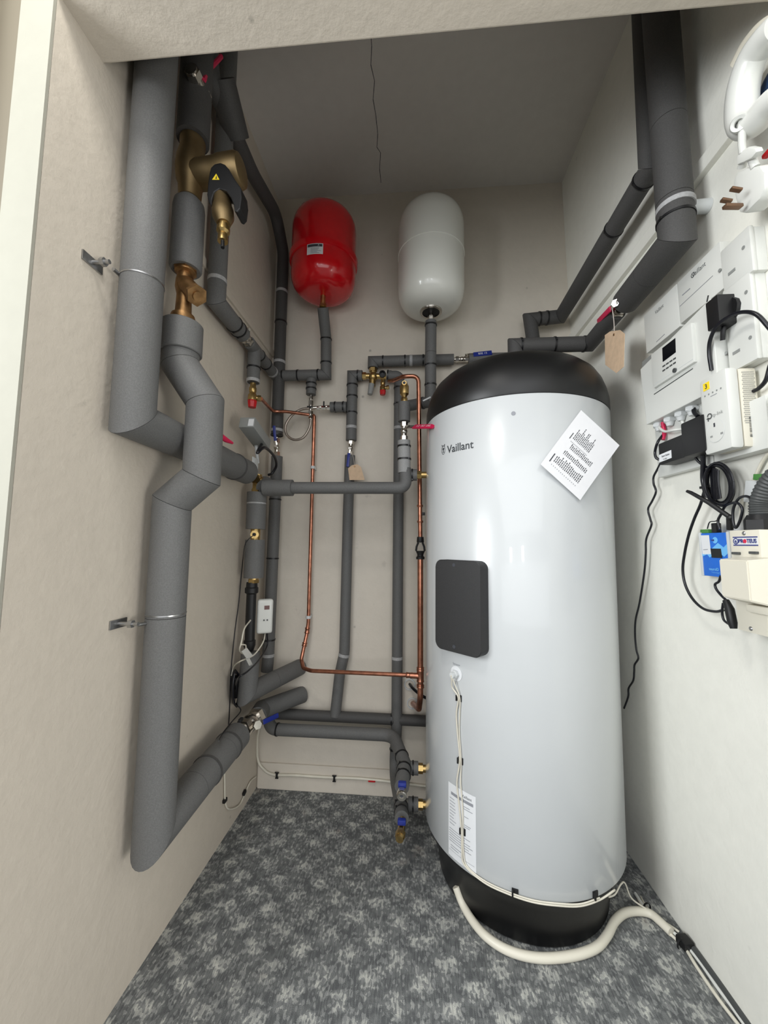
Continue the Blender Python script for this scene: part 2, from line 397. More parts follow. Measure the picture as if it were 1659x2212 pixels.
# hall side of the opening: wall face and painted door lining
struct('wall_hall', G().box((-1.55, .635, 1.4), (1.4, .06, 2.9)), 'wall')
xt_ = P(35, 0, Y=.572).x; xs2 = P(9, 0, Y=.6).x
struct('trim_1', G().box(((XL+xt_)/2, .583, 1.45), (XL-xt_, .006, 2.9)), 'trim')
struct('trim_2', G().box(((xt_+xs2)/2, .594, 1.45), (xt_-xs2, .02, 2.9)), 'groove')
struct('trim_5', G().box((xs2-.05, .575, 1.45), (.1, .05, 2.9), bev=.002), 'trim')
# painted-over skirting on the back wall, rails along the side walls
zs = P(650, 1652, Y=YB-.008).z
struct('baseboard_back', G().box((.02, YB-.004, zs/2), (1.37, .012, zs), bev=.003), 'wall_back')
zr = 1.932
g = G(); g.prism([(xr(zr)-.016, .72, zr), (xr(zr)-.016, YB, zr), (xr(zr)-.016, YB, zr+.038), (xr(zr)-.016, .72, zr+.038)], (.02, 0, 0), bev=.002)
struct('trim_3', g, 'wall_r')
zl = P(540, 697, X=XL+.006).z
struct('trim_4', G().box((XL+.003, (1.05+YB)/2, zl), (.012, YB-1.05, .03), bev=.003), 'wall')

# ================================================================ HOT WATER CYLINDER
TC = Vector((.345, 1.375, 0)); TR = .303
def K(x, y, R=TR):                                                         # pixel on the cylinder's round face
    d = ray(x, y); o = CAM-TC; a = d.x**2+d.y**2; b = 2*(o.x*d.x+o.y*d.y); c = o.x**2+o.y**2-R*R
    return CAM+d*((-b-math.sqrt(max(b*b-4*a*c, 0)))/(2*a))
def TH(p): q = p-TC; return math.atan2(q.x, -q.y)
def TP(th, z, R=TR): return Vector((TC.x+R*math.sin(th), TC.y-R*math.cos(th), z))
tk = thing('hot_water_cylinder', 'tall glossy white hot water cylinder with black domed top standing on the carpet', 'water cylinder', TC)
Z0, Z1 = .152, 1.475
obj('cylinder_body', G().lathe([(TR-.02, Z0+.001), (TR-.004, Z0), (TR, Z0+.006), (TR, Z1-.004), (TR-.003, Z1), (TR-.02, Z1)], TC, seg=128), 'enamel', tk)
obj('base', G().lathe([(0, .002), (.25, .002), (.256, .01), (.262, .06), (.276, .11), (.294, .138), (.298, Z0-.002), (.2, Z0-.002)], TC, seg=96), 'blackp', tk)
obj('domed_lid', G().lathe([(.2, Z1+.001), (TR-.001, Z1+.001), (TR+.001, Z1+.008), (TR, Z1+.04), (TR-.006, Z1+.07), (TR-.016, Z1+.1), (TR-.032, Z1+.128), (TR-.055, Z1+.15), (.215, Z1+.167), (.17, Z1+.176), (.1, Z1+.181), (0, Z1+.182)], TC, seg=96), 'blackp', tk)
# inspection cover: flat faced foam block curved to the shell behind
pr = K(1053, 1320); th_r = TH(pr); zt, zb = K(1050, 1212).z, K(1050, 1418).z; wdt = .150
thc = th_r-.255; n_ = Vector((math.sin(thc), -math.cos(thc), 0)); t_ = Vector((math.cos(thc), math.sin(thc), 0))
def rrect(w, h, r, n=5):
    o = []
    for cx, cy, a0 in ((w/2-r, h/2-r, 0), (-w/2+r, h/2-r, PI/2), (-w/2+r, -h/2+r, PI), (w/2-r, -h/2+r, 1.5*PI)):
        for k in range(n+1): a = a0+PI/2*k/n; o.append((cx+r*math.cos(a), cy+r*math.sin(a)))
    return o
co = TP(thc, (zt+zb)/2, TR+.026)
cw = 2*TR*math.sin(.265)
g = G(); A = [co+t_*x+Vector((0, 0, y)) for x, y in rrect(cw, zt-zb, .022)]
gg = bmesh.new(); va = [gg.verts.new(p) for p in A]; vb = [gg.verts.new(p-n_*.048) for p in A]; vc = [gg.verts.new(co+(p-co)*.985+n_*.002) for p in A]
N_ = len(A)
for i in range(N_): gg.faces.new((va[i], va[(i+1) % N_], vb[(i+1) % N_], vb[i])); gg.faces.new((vc[i], vc[(i+1) % N_], va[(i+1) % N_], va[i]))
gg.faces.new(vc); g.join(gg)
cv = obj('inspection_cover', g, 'cover', tk)
for z in (zt-.014, zb+.016): obj('screw_hole', G().cyl(co+Vector((0, 0, z-co.z))-n_*.001-t_*.01, co+Vector((0, 0, z-co.z))+n_*.0026-t_*.01, .005), 'ink', cv)
# sensor pocket, disc sticker and tag text
ps = K(986, 1455); ths = TH(ps); ns = Vector((math.sin(ths), -math.cos(ths), 0))
obj('sensor_disc', G().lathe([(0, .0012), (.021, .0012), (.021, 0)], TP(ths, ps.z), ns, 32), 'label_w', tk)
obj('sensor_gland', G().cyl(TP(ths, ps.z-.001), TP(ths, ps.z-.001)+ns*.022, .0095, .008).hexn(TP(ths, ps.z-.001)+ns*.004, TP(ths, ps.z)+ns*.012, .012), 'plastic_g', tk)
def onshell(th0, z0, R):                                                    # bend flat lettering round the shell
    return lambda x, y: TP(th0+x/TR, z0+y, R)
text('Sensor', .010, 'ink_l', tk, (0, 0, 0), (1, 0, 0), (0, 0, 1), 'sensor_lettering', bend=onshell(ths, ps.z+.026, TR+.0006))
# maker's word and emblem
pv = K(992, 966); h_ = .036
text('Vaillant', .034, 'navy', tk, (0, 0, 0), (1, 0, 0), (0, 0, 1), 'logo_lettering', bend=onshell(TH(pv), pv.z, TR+.0008), xs=.98, bold=.0004)
pe = K(958, 971); te = TH(pe)
def shell_stroke(g, pts, wd, R=TR+.0008):
    for a, b in zip(pts, pts[1:]):
        d = Vector((b[0]-a[0], b[1]-a[1])); 
        if d.length < 1e-7: continue
        d.normalize(); nrm = Vector((-d.y, d.x))*wd/2; q = [TP(te+(p[0]+s*nrm.x)/TR, pe.z+p[1]+s*nrm.y, R) for p, s in ((a, 1), (a, -1), (b, -1), (b, 1))]
        g.b.faces.new([g.b.verts.new(v) for v in q])
g = G(); ell = [(.0085*math.cos(a), -.002+.0135*math.sin(a)) for a in [2*PI*i/24 for i in range(25)]]
shell_stroke(g, ell, .0015)
shell_stroke(g, [(-.006, .008), (-.0075, .016), (-.002, .011), (.002, .011), (.0075, .016), (.006, .008)], .0015)
shell_stroke(g, [(-.004, .004), (0, -.004), (.004, .004)], .0025); shell_stroke(g, [(0, .006), (0, -.009)], .003); shell_stroke(g, [(-.005, -.009), (.005, -.009)], .0015)
obj('logo_emblem', g, 'navy', tk, sm=False)
pf = K(1109, 893); tf = TH(pf); obj('round_mark', G().lathe([(0, .0008), (.006, .0008), (.006, 0)], TP(tf, pf.z), (math.sin(tf), -math.cos(tf), 0), 20), 'ink_l', tk)
# rating sticker low on the left
def shellrect(g, th0, th1, z0, z1, R, n=10):
    for i in range(n):
        a, b = th0+(th1-th0)*i/n, th0+(th1-th0)*(i+1)/n
        g.b.faces.new([g.b.verts.new(v) for v in (TP(a, z0, R), TP(b, z0, R), TP(b, z1, R), TP(a, z1, R))])
pa, pb = K(969, 1690), K(1029, 1880); ta, tb = TH(pa), TH(pb); zh, zl_ = pa.z+.004, Z0+.012
g = G(); shellrect(g, ta, tb, zl_, zh, TR+.0006); sk = obj('rating_sticker', g, 'label_w', tk)
g = G(); rnd = random.Random(3); wth = tb-ta
shellrect(g, ta+wth*.12, tb-wth*.08, zh-.03, zh-.022, TR+.001)
y = zh-.045
for (u0, u1, v0, v1) in ((.08, .45, .25, .3), (.08, .4, .33, .36), (.08, .5, .62, .63)):
    pass
for blk, (u0, u1, v0, v1, st) in enumerate([(.06, .34, .2, .56, .0085), (.6, .9, .2, .24, .006), (.62, .8, .33, .34, .005), (.62, .85, .44, .47, .005), (.04, .94, .62, .8, .0065), (.1, .6, .84, .9, .0065)]):
    hh = zh-zl_; z = zh-v0*hh
    while z > zh-v1*hh:
        L_ = u0+(u1-u0)*rnd.uniform(.6, 1); shellrect(g, ta+wth*u0, ta+wth*L_, z-.0016, z, TR+.001, 4); z -= st
obj('fine_print', g, 'ink_l', sk, sm=False)
text('Vaillant', .011, 'navy', sk, (0, 0, 0), (1, 0, 0), (0, 0, 1), 'logo_lettering', bend=onshell((ta+tb)/2+wth*.2, zh-.014, TR+.001))
g = G()
for z in (zh-.18,): shellrect(g, ta+wth*.03, tb-wth*.05, z-.0008, z, TR+.001)
obj('rule', g, 'ink_l', sk, sm=False)

# paper notice taped crooked on the shell
ppx = [(1255, 886), (1338, 962), (1251, 1081), (1165, 1004)]
tl_, tr_, br_, bl_ = [K(*q) for q in (ppx[0], ppx[1], ppx[2], ppx[3])]
thp = TH(K(1218, 985)); npp = Vector((math.sin(thp), -math.cos(thp), 0)); opp = TP(thp, 1.2, TR+.003)
def onp(x, y): d = ray(x, y); return CAM+d*((opp-CAM).dot(npp)/d.dot(npp))
uv = [onp(*q) for q in ppx]
def pq(u, v):
    a = uv[0].lerp(uv[1], u); b = uv[3].lerp(uv[2], u); return a.lerp(b, v)
nt_ = thing('paper_notice', 'white printed sheet taped crooked on the front of the white cylinder', 'paper', TP(TH(K(1251, 985)), K(1251, 985).z))
g = G(); N = 16; gr = []  # flat sheet, slightly curled
for i in range(N+1):
    row = []
    for j in range(N+1):
        q = pq(i/N, j/N); lift = .0015+.006*(j/N)**3*(1-.3*i/N)
        row.append(g.b.verts.new(q+npp*(lift-.001)))
    gr.append(row)
for i in range(N):
    for j in range(N): g.b.faces.new((gr[i][j], gr[i+1][j], gr[i+1][j+1], gr[i][j+1]))
sh = obj('sheet', g, 'paper', nt_)
g = G(); rnd = random.Random(5)
def pbar(u0, v0, u1, v1):
    for k in range(4):
        a, b = v0+(v1-v0)*k/4, v0+(v1-v0)*(k+1)/4; vs = []
        for u, v in ((u0, a), (u1, a), (u1, b), (u0, b)):
            q = pq(u, v); lift = .0015+.006*v**3*(1-.3*u); vs.append(g.b.verts.new(q+npp*(lift-.0004)))
        g.b.faces.new(vs)
# lines of print run from the lower left edge towards the upper right edge (sheet hangs turned)
for (ua, ub, v0, v1, n, rag) in ((.20, .62, .16, .40, 13, .5), (.26, .80, .46, .54, 16, .3), (.22, .80, .58, .66, 16, .3), (.16, .80, .69, .84, 17, .5)):
    for i in range(n):
        u = ua+(ub-ua)*i/n; e = v1; s = v1-(v1-v0)*(1-rag*rnd.random())
        v = s
        while v < e:
            l = rnd.uniform(.015, .04); pbar(u, v, u+(ub-ua)/n*.42, min(e, v+l)); v += l+.008
pbar(.14, .33, .155, .43); pbar(.09, .74, .11, .88)
obj('print', g, 'ink', sh, sm=False)
for i, (v, ua, ub) in enumerate(((.44, .2, .62), (.885, .16, .8))):
    g = G()
    for k in range(14): u = ua+(ub-ua)*k/14; pbar(u, v, u+.012, v+.014)
    obj('print', g, 'ink_l', sh, sm=False)

# ================================================================ LEFT WALL PIPES
V = Vector
def bracket(par, p, n, L=.03, s=1):                                         # zinc clip: plate on the wall, threaded stud, nut
    u = V((0, 1, 0)); b = obj('wall_bracket', G().box(p+n*.002, (.004, .05, .02), bev=.001), 'steel', par)
    obj('stud', G().cyl(p, p+n*L, .0045, seg=12).hexn(p+n*L*.55, p+n*L*.75, .009), 'steel', b)
XA = -.615
YA = .776; ra = .0435
a0, a1 = V((XA, YA, ZC)), P(284, 905, X=XA); a1.y = YA
a2 = P(548, 1027, X=XA)
# seam just above the clip at pixel row 610
cutA = (a0.z-P(310, 615, X=XA).z)/(a0.z-a1.z); cutA2 = (a0.z-P(318, 533, X=XA).z)/(a0.z-a1.z)
pa_ = pipe('thick grey insulated pipe nearest the doorway, dropping from the ceiling and turning back', [a0, a1, a1.lerp(a2, .9)], ra, cuts=[(0, cutA)])
pc = a0.lerp(a1, cutA)
tie(pa_, [a0, a1], pix(pc), ra, .003, 'steel', 'clip_band', .001, False)
bracket(pa_, V((XL, YA-.075, pc.z-.005)), V((1, 0, 0)), .04)
obj('clip_screw', G().cyl(pc+V((-.03, -.048, 0)), pc+V((-.03, -.02, 0)), .004), 'steel', pa_)

XB, YBp, rb = -.605, .913, .0445
XM = -.532
zb = lambda x, y, X=XB: P(x, y, X=X).z
b_top = V((XB, YBp, ZC)); 
# B lower run with the offset in front of the other pipe
q = [V((XB, YBp, zb(393, 700))), V((XB, YBp, zb(388, 787))), V((XM, YBp, zb(440, 868, XM))), V((XM, YBp, zb(432, 1030, XM))), V((XB, YBp, zb(372, 1085))), V((XB, YBp, zb(343, 1790)))]
be = P(522, 1578, X=XB+.01)
cB = (q[4].z-zb(363, 1330))/(q[4].z-q[5].z)
pb_ = pipe('thick grey insulated pipe with a dog-leg offset, elbow low on the left wall', q+[q[5].lerp(be, .93)], rb, cuts=[(4, cB), (5, .38), (5, .78)])
pc = q[4].lerp(q[5], cB); tie(pb_, q, pix(pc), rb, .003, 'steel', 'clip_band', .001, False)
bracket(pb_, V((XL, YBp-.075, pc.z-.004)), V((1, 0, 0)), .05)
obj('clip_screw', G().cyl(pc+V((-.03, -.055, -.01)), pc+V((-.02, -.03, -.01)), .004), 'steel', pb_)
for px_t in ((437, 1660), (492, 1608)): tie(pb_, [q[5], q[5].lerp(be, .93)], px_t, rb, .007, 'foam_dark', 'insulation_joint', .0025, False)
# wide collar at the top of the offset pipe
g = G(); z0, z1 = zb(393, 700), zb(391, 765); g.lathe([(0, z0), (.047, z0), (.05, z0-.003), (.05, z1+.002), (.048, z1), (.03, z1)], (XB, YBp, 0), seg=40)
obj('insulation_collar', g, 'foam', pb_)
obj('clip_screw', G().cyl(V((XB-.045, YBp-.045, z1+.002)), V((XB-.02, YBp-.035, z1+.002)), .004).ball(V((XB-.05, YBp-.045, z1+.002)), .006), 'steel', pb_)

# Y strainer
st = thing('strainer_valve', 'bronze Y-pattern strainer on the pipe below the magnetic filter', 'valve', V((XB, YBp, zb(393, 690))))
zt, zm, zl2 = zb(398, 565), zb(396, 620), zb(393, 690)
g = G(); g.lathe([(.02, zl2-.01), (.028, zl2-.008), (.03, zl2+.004), (.028, zl2+.012), (.02, zl2+.016), (.018, zm-.02), (.023, zm), (.022, zm+.02), (.018, zt-.03), (.026, zt-.026), (.028, zt-.012), (.024, zt-.002), (.022, zt+.012), (0, zt+.012)], (XB, YBp, 0), seg=24)
obj('valve_body', g, 'bronze', st)
d_ = V((.62, -.25, -.62)).normalized(); p0 = V((XB, YBp, zm+.012))
obj('strainer_leg', G().cyl(p0, p0+d_*.062, .0235, .0215), 'bronze', st)
obj('strainer_cap', G().hexn(p0+d_*.06, p0+d_*.07, .027).cyl(p0+d_*.068, p0+d_*.074, .012), 'bronze', st)
obj('union_nut', G().hexn(V((XB, YBp, zt-.022)), V((XB, YBp, zt-.004)), .03), 'bronze', st)
# insulated block between strainer and filter
z0, z1 = zb(402, 420), zb(399, 582)
g = G(); g.lathe([(0, z0), (.03, z0), (.039, z0-.008), (.0395, z1+.006), (.037, z1), (0, z1)], (XB, YBp, 0), seg=8)
for v in g.b.verts: pass
tag(obj('insulation_jacket', G().lathe([(0, z0), (.026, z0-.001), (.037, z0-.014), (.0395, z0-.03), (.0395, z1+.006), (.036, z1), (0, z1)], (XB, YBp, 0), seg=40), 'foam'),
    'short grey foam sleeve between the bronze filter and the bronze strainer', 'insulation')
g.b.free()
# magnetic dirt filter
FX = V((XB, YBp, 0)); mf = thing('magnetic_filter', 'satin bronze magnetic filter with black plastic collar and yellow warning triangle', 'filter', V((XB, YBp, zb(404, 425))))
zf = zb(410, 365); zft = zb(408, 300)
g = G(); g.lathe([(.02, zb(403, 425)), (.028, zb(403, 422)), (.03, zf-.045), (.036, zf-.03), (.04, zf), (.038, zf+.03), (.03, zft-.01), (.032, zft), (.032, zft+.012), (0, zft+.012)], FX, seg=32)
obj('filter_body', g, 'bronze_filter', mf)
fc = V((XB+.085, YBp-.015, zf+.002))
za_ = P(480, 362, Y=.9).z; xE = P(519, 362, Y=.9).x; La = xE-XB
obj('filter_housing', G().lathe([(0, 0), (.034, 0), (.036, .03), (.037, La*.5), (.0405, La*.62), (.042, La-.012), (.0385, La-.003), (.032, La), (0, La)], (XB, YBp, za_-.004), (1, 0, .04), 40), 'bronze_filter', mf)
outl = [(455, 362), (463, 354), (476, 351), (486, 355), (494, 364), (506, 385), (520, 405), (522, 425), (519, 450), (512, 458), (506, 455), (504, 440), (498, 425), (488, 412), (474, 408), (463, 415), (458, 430), (457, 445), (450, 436), (447, 420), (449, 395), (452, 375)]
Yc = .853
cl_ = obj('black_collar', G().prism([P(x, y, Y=Yc) for x, y in outl], (0, .04, 0), .003), 'black', mf, sm=False)
obj('warning_triangle', G().prism([P(x, y, Y=Yc-.0006) for x, y in ((458, 388), (474, 388), (467, 375))], (0, .001, 0)), 'yellow', cl_, sm=False)
obj('warning_mark', G().prism([P(x, y, Y=Yc-.0012) for x, y in ((465, 386), (468.5, 386), (467.5, 379))], (0, .001, 0)), 'ink', cl_, sm=False)
fc = V((0, 0, 0)); fc.x = P(478, 412, Y=.875).x-.004
pq0 = P(478, 408, Y=.878); pq1 = P(483, 480, Y=.872); ax = (pq1-pq0).normalized(); Lq = (pq1-pq0).length
obj('filter_spout', G().lathe([(0, -.02), (.0215, -.02), (.0225, Lq*.5), (.0262, Lq*.66), (.026, Lq*.85), (.0165, Lq*1.06), (.0, Lq*1.06)], pq0, ax, 32), 'bronze_filter', mf)
dc = thing('drain_cock', 'small brass drain cock under the bronze magnetic filter', 'valve', pq1)
pe_ = P(481, 522, Y=.87); L2 = (pe_-pq1).length
obj('valve_body', G().lathe([(0, 0), (.013, 0), (.013, L2*.25), (.016, L2*.3), (.016, L2*.5), (.01, L2*.6), (.0125, L2*.75), (.0125, L2), (0, L2)], pq1, (pe_-pq1), 16), 'brass', dc)
obj('outlet', G().cyl(P(481, 521, Y=.865), P(481, 535, Y=.862), .0045), 'black', dc)
# pipe above the filter to the ceiling, foam wrapped and dark
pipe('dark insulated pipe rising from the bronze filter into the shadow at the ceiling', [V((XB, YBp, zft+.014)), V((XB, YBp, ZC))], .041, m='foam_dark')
# bronze lever valve up at the header
hv = thing('ball_valve', 'nickel ball valve with crimson lever in the shadow above the bronze filter', 'valve', P(428, 190, X=-.585))
c = P(428, 182, X=-.585)
obj('valve_body', G().cyl(c-V((0, .035, 0)), c+V((0, .04, 0)), .016).hexn(c-V((0, .03, 0)), c-V((0, .014, 0)), .021).hexn(c+V((0, .016, 0)), c+V((0, .032, 0)), .021), 'nickel', hv)
c2 = P(452, 150, X=-.575); c3 = P(478, 122, X=-.56)
obj('lever', G().sweep([c+V((.015, 0, .01)), c2, c3], .006, 8), 'red_h', hv)

# C: smaller pipe along the left wall to the corner tee
XC, YC, rc = -.628, 1.11, .028
c0, c1 = V((XC, YC, ZC)), V((XC, YC, P(471, 655, X=XC).z))
zc_run = P(470, 655, X=XC).z
c1 = V((XC, YC, zc_run)); ycor = 1.632
c2 = V((XC, ycor, P(598, 812, Y=ycor).z)); 
pC = pipe('insulated pipe behind the filter that drops and follows the left wall to the corner', [c0, c1, c1.lerp(c2, .36)], rc, ties=[(505, 700), (514, 712)], tapes=[(473, 614)], cuts=[])
rC2 = .024
v0, v1 = c1.lerp(c2, .36), c1.lerp(c2, .46)
bv = thing('ball_valve', 'nickel ball valve in the pipe along the left wall, without handle', 'valve', c1.lerp(c2, .41)-V((0, 0, .03)))
obj('valve_body', G().cyl(v0, v1, .013).hexn(v0, v0.lerp(v1, .3), .021).hexn(v0.lerp(v1, .7), v1, .021).ball(v0.lerp(v1, .5), .02), 'nickel', bv)
obj('valve_stem', G().cyl(v0.lerp(v1, .5), v0.lerp(v1, .5)+V((.01, -.005, .032)), .006).hexn(v0.lerp(v1, .5)+V((.009, -.005, .026)), v0.lerp(v1, .5)+V((.011, -.005, .036)), .009), 'nickel', bv)
xt = P(670, 812, Y=ycor).x; zt_ = c2.z
e1 = V((P(700, 812, Y=ycor).x, ycor, zt_)); e2 = V((P(699, 672, Y=ycor-.06).x, ycor-.03, P(699, 672, Y=ycor-.06).z))
RVX, RVY = -.397, 1.545
e1.x = RVX; rve = V((RVX, ycor, P(699, 690, Y=ycor).z)); 
rvb = P(698, 662, X=RVX); rvb = V((RVX, RVY, P(698, 664, Y=RVY).z))
pD = pipe('insulated pipe from the left wall tee round the corner and up to the red vessel', [v1, c2, e1, V((RVX, ycor-.015, e1.z+.16)), rvb], .0235,
          ties=[(560, 768), (575, 785), (612, 812), (644, 812), (688, 812), (700, 784), (697, 734)], tapes=[(590, 800)])
# tee down to the safety valve
tv = P(548, 795, X=XC); tdn = P(552, 822, X=XC)
tp = c1.lerp(c2, ((tv.y-c1.y)/(c2.y-c1.y)))
yv = tp.y+.0
pT = pipe('short insulated drop under the left wall pipe, ending at the red capped safety valve', [V((XC, yv, tp.z)), V((XC, yv, P(552, 825, Y=yv).z))], .0245, tapes=[(552, 824)], ties=[(552, 795)])
def safety(label, p, L, side, sc=1.0):                                      # brass body, red cap below, side outlet
    t = thing('safety_valve', label, 'valve', p-V((0, 0, L)))
    obj('valve_body', G().lathe([(0, 0), (.011*sc, 0), (.011*sc, -L*.15), (.014*sc, -L*.2), (.014*sc, -L*.35), (.011*sc, -L*.4), (.017*sc, -L*.5), (.018*sc, -L*.72), (0, -L*.72)], p, seg=20), 'brass', t)
    g = G(); n = 10
    g.lathe([(0, -L*.72), (.017*sc, -L*.72), (.018*sc, -L*.78), (.015*sc, -L), (0, -L)], p, seg=8); obj('red_cap', g, 'red_cap', t, sm=False)
    if side: obj('side_outlet', G().cyl(p-V((0, 0, L*.6)), p-V((0, 0, L*.6))+V(side), .009*sc).hexn(p-V((0, 0, L*.6))+V(side)*.6, p-V((0, 0, L*.6))+V(side), .012*sc), 'brass', t)
    return t
svp = V((XC, yv, P(552, 828, Y=yv).z)); svL = svp.z-P(552, 880, Y=yv).z
safety('brass safety valve with red cap on the left wall beside the copper pipe', svp, svL, (.03, .01, 0))
# D: corner riser
XD = -.612; yD = 1.632; zD = 2.43
d0 = V((XD, .90, zD)); d1 = V((XD, yD-.02, zD)); 
dv = lambda x, y: P(x, y, Y=yD)
dpts = [V((XD, .9, ZC-.05)), V((XD, 1.0, 2.42)), P(545, 375, X=XD), P(596, 462, X=XD), V((XD, yD, P(617, 545, Y=yD).z)), V((XD, yD, P(602, 940, Y=yD).z))]
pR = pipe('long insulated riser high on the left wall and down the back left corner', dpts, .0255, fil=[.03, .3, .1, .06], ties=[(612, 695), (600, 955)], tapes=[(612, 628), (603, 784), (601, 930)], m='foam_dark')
obj('insulation_elbow', G().seg(P(478, 170, X=XD+.02), P(512, 300, X=XD+.02), .04), 'foam_dark', pR)
# its valve with upright blue lever, then the pipe down to the stubs
yv2 = P(602, 950, Y=yD).z; vb = P(601, 1002, Y=yD).z
def ballvalve(label, p, q, r, hm=None, lever=None, lw=.012, name='ball_valve', plate=None, m='nickel', lt=.003, grp=None, lettering=None):
    p, q = V(p), V(q); d = (q-p).normalized(); L = (q-p).length
    t = thing(name, label, 'valve', p if p.z < q.z else q, grp)
    g = G().cyl(p-d*.006, q+d*.006, r*.62, seg=16).hexn(p, p+d*L*.24, r).hexn(q-d*L*.24, q, r).ball((p+q)/2, r*.95, seg=14)
    g.cyl(p+d*L*.24, p+d*L*.36, r*.75, seg=16).cyl(q-d*L*.36, q-d*L*.24, r*.75, seg=16)
    obj('valve_body', g, m, t)
    if lever:
        a, b = V(lever[0]), V(lever[1]); stem = (p+q)/2; obj('valve_stem', G().cyl(stem, a, r*.3, seg=12).hexn(a-(a-stem).normalized()*.004, a+(a-stem).normalized()*.004, r*.45), m, t)
        dd = (b-a).normalized(); nn = (a-stem).normalized(); nn = (nn-dd*nn.dot(dd)).normalized(); sd = dd.cross(nn)
        rot = Matrix((sd, dd, nn)).transposed(); L3 = (b-a).length
        pl = obj('lever', G().box(a+dd*L3*.12, (lw*.8, L3*.36, lt*.6), rot, .0005), m, t)
        gr_ = obj('lever_grip', G().box(a+dd*L3*.64, (lw, L3*.74, lt*1.8), rot, .0015), hm, t)
        if lettering: text(lettering, lw*.62, 'label_w', gr_, a+dd*L3*.64+nn*lt*.92, dd, nn.cross(dd), depth=.0003)
    return t
vt, vb_ = V((XD, yD, P(603, 948, Y=yD).z)), V((XD+.003, yD, P(603, 986, Y=yD).z))
ballvalve('nickel ball valve with upright blue lever in the corner riser, near the grey actuator', vt, vb_, .014, 'blue', (P(596, 964, Y=yD-.02), P(592, 920, Y=yD-.03)), .012)
z5 = P(580, 1415, Y=yD-.01).z
pS = pipe('insulated riser in the back left corner below the upright blue lever', [V((XD+.004, yD, P(603, 986, Y=yD).z)), V((XD, yD-.01, z5)), V((XD-.004, yD-.01, P(575, 1450, Y=yD-.01).z))], .0245, ties=[(596, 1080), (594, 1205), (590, 1380)], tapes=[(588, 1411)])

# A: valve, actuator and the stack going down
ar = .036
A2 = a1.lerp(a2, .9); 
g = G().seg(P(478, 1000, X=XA), P(492, 1007, X=XA), ra*1.08); tie(pa_, [a1, a2], (505, 1007), ra, .006, 'foam_dark', 'insulation_joint', .003, False); g.b.free()
# crimson lever seen past the dog-leg pipe
rl = thing('valve_lever', 'crimson valve lever poking out behind the dog-leg pipe', 'lever', P(482, 946, X=-.57))
obj('lever_grip', G().sweep([P(478, 943, X=-.575), P(488, 950, X=-.57), P(502, 957, X=-.565)], [.009, .008, .004], 10), 'red_h', rl); obj('lever_stem', G().cyl(P(478, 943, X=-.575), P(474, 975, X=-.60), .005), 'steel', rl)
mv = thing('motorised_valve', 'brass zone valve with grey box actuator above it on the left wall', 'valve', P(553, 1050, X=-.6))
mc = P(556, 1042, X=XA+.012)
obj('valve_body', G().cyl(mc+V((0, -.03, .012)), mc+V((0, .035, .006)), .019).cyl(mc+V((0, 0, .03)), mc-V((0, 0, .035)), .017).hexn(mc-V((0, 0, .04)), mc-V((0, 0, .026)), .022).ball(mc+V((.012, 0, .004)), .018), 'brass', mv)
pl_c = P(551, 1005, X=XA+.02); obj('mounting_plate', G().box(pl_c, (.003, .05, .055), bev=.001).cyl(pl_c+V((0, -.01, .012)), pl_c+V((.004, -.01, .012)), .003), 'plastic_g', mv)
bA, bB = P(537, 917, X=XA+.03), P(566, 957, X=XA+.03); dB = (bB-bA).normalized(); sB = V((1, 0, 0)); nB = dB.cross(sB).normalized()
rotB = Matrix((dB, sB, nB)).transposed()
act = obj('actuator_box', G().box((bA+bB)/2, ((bB-bA).length+.03, .055, .04), rotB, .003), 'greyp', mv)
fcn = bA-dB*.0155; quad('actuator_label', 'label_w', act, [fcn+sB*.006+nB*.016-dB*.0003, fcn+sB*.025+nB*.016-dB*.0003, fcn+sB*.025-nB*.012-dB*.0003, fcn+sB*.006-nB*.012-dB*.0003])
obj('actuator_stem', G().cyl(P(553, 962, X=XA+.02), P(557, 1000, X=XA+.015), .006), 'plastic_g', mv)
tag(cable('black wire bunch looping from the grey actuator down the corner', [P(566, 958, X=XA+.04), P(556, 978, X=XA+.06), P(572, 967, X=XA+.07), P(592, 985, X=XA+.07), P(597, 1005, X=XA+.06), P(588, 1022, X=XA+.04), P(580, 1026, X=XA+.03)], .0055), None, None)
# flow meter stack below
ys = mc.y
sk_ = lambda y: P(548, y, Y=ys).z
xs_ = lambda y: P(553-(y-1050)*.035, y, Y=ys).x
XS = mc.x
def S_(y): return V((XS, ys, P(550, y, Y=ys).z))
fm = thing('heat_meter_pipe', 'insulated vertical pipe with brass sensor pocket below the zone valve, left wall', 'pipe', S_(1252))
for a, b, r in ((1064, 1086, .0365), (1089, 1143, .036), (1166, 1248, .0365)):
    obj('insulation_sleeve', G().seg(S_(a), S_(b), r), 'foam', fm)
obj('tape_band', G().seg(S_(1085), S_(1091), .0355), 'tape', fm)
obj('inner_pipe', G().seg(S_(1070), S_(1256), .018), 'brass', fm)
sc_ = S_(1155); obj('sensor_pocket', G().cyl(sc_+V((0, 0, 0)), sc_+V((.01, -.03, .0)), .015).hexn(sc_+V((.008, -.024, 0)), sc_+V((.011, -.034, 0)), .016), 'brass', fm)
obj('sensor_plug', G().cyl(sc_+V((.011, -.034, 0)), sc_+V((.013, -.044, 0)), .006), 'black', fm)
fl_ = thing('flow_sensor', 'black flow sensor tube with end nuts beside the white meter', 'flow sensor', S_(1405))
obj('sensor_tube', G().lathe([(.02, S_(1258).z), (.021, S_(1268).z), (.0245, S_(1270).z), (.0245, S_(1280).z), (.018, S_(1283).z), (.018, S_(1382).z), (.0215, S_(1384).z), (.0215, S_(1394).z), (.015, S_(1406).z), (0, S_(1406).z)], (XS-.006, ys, 0), seg=28), 'black', fl_)
obj('nut', G().hexn(S_(1252), S_(1259), .021), 'brass', fl_)
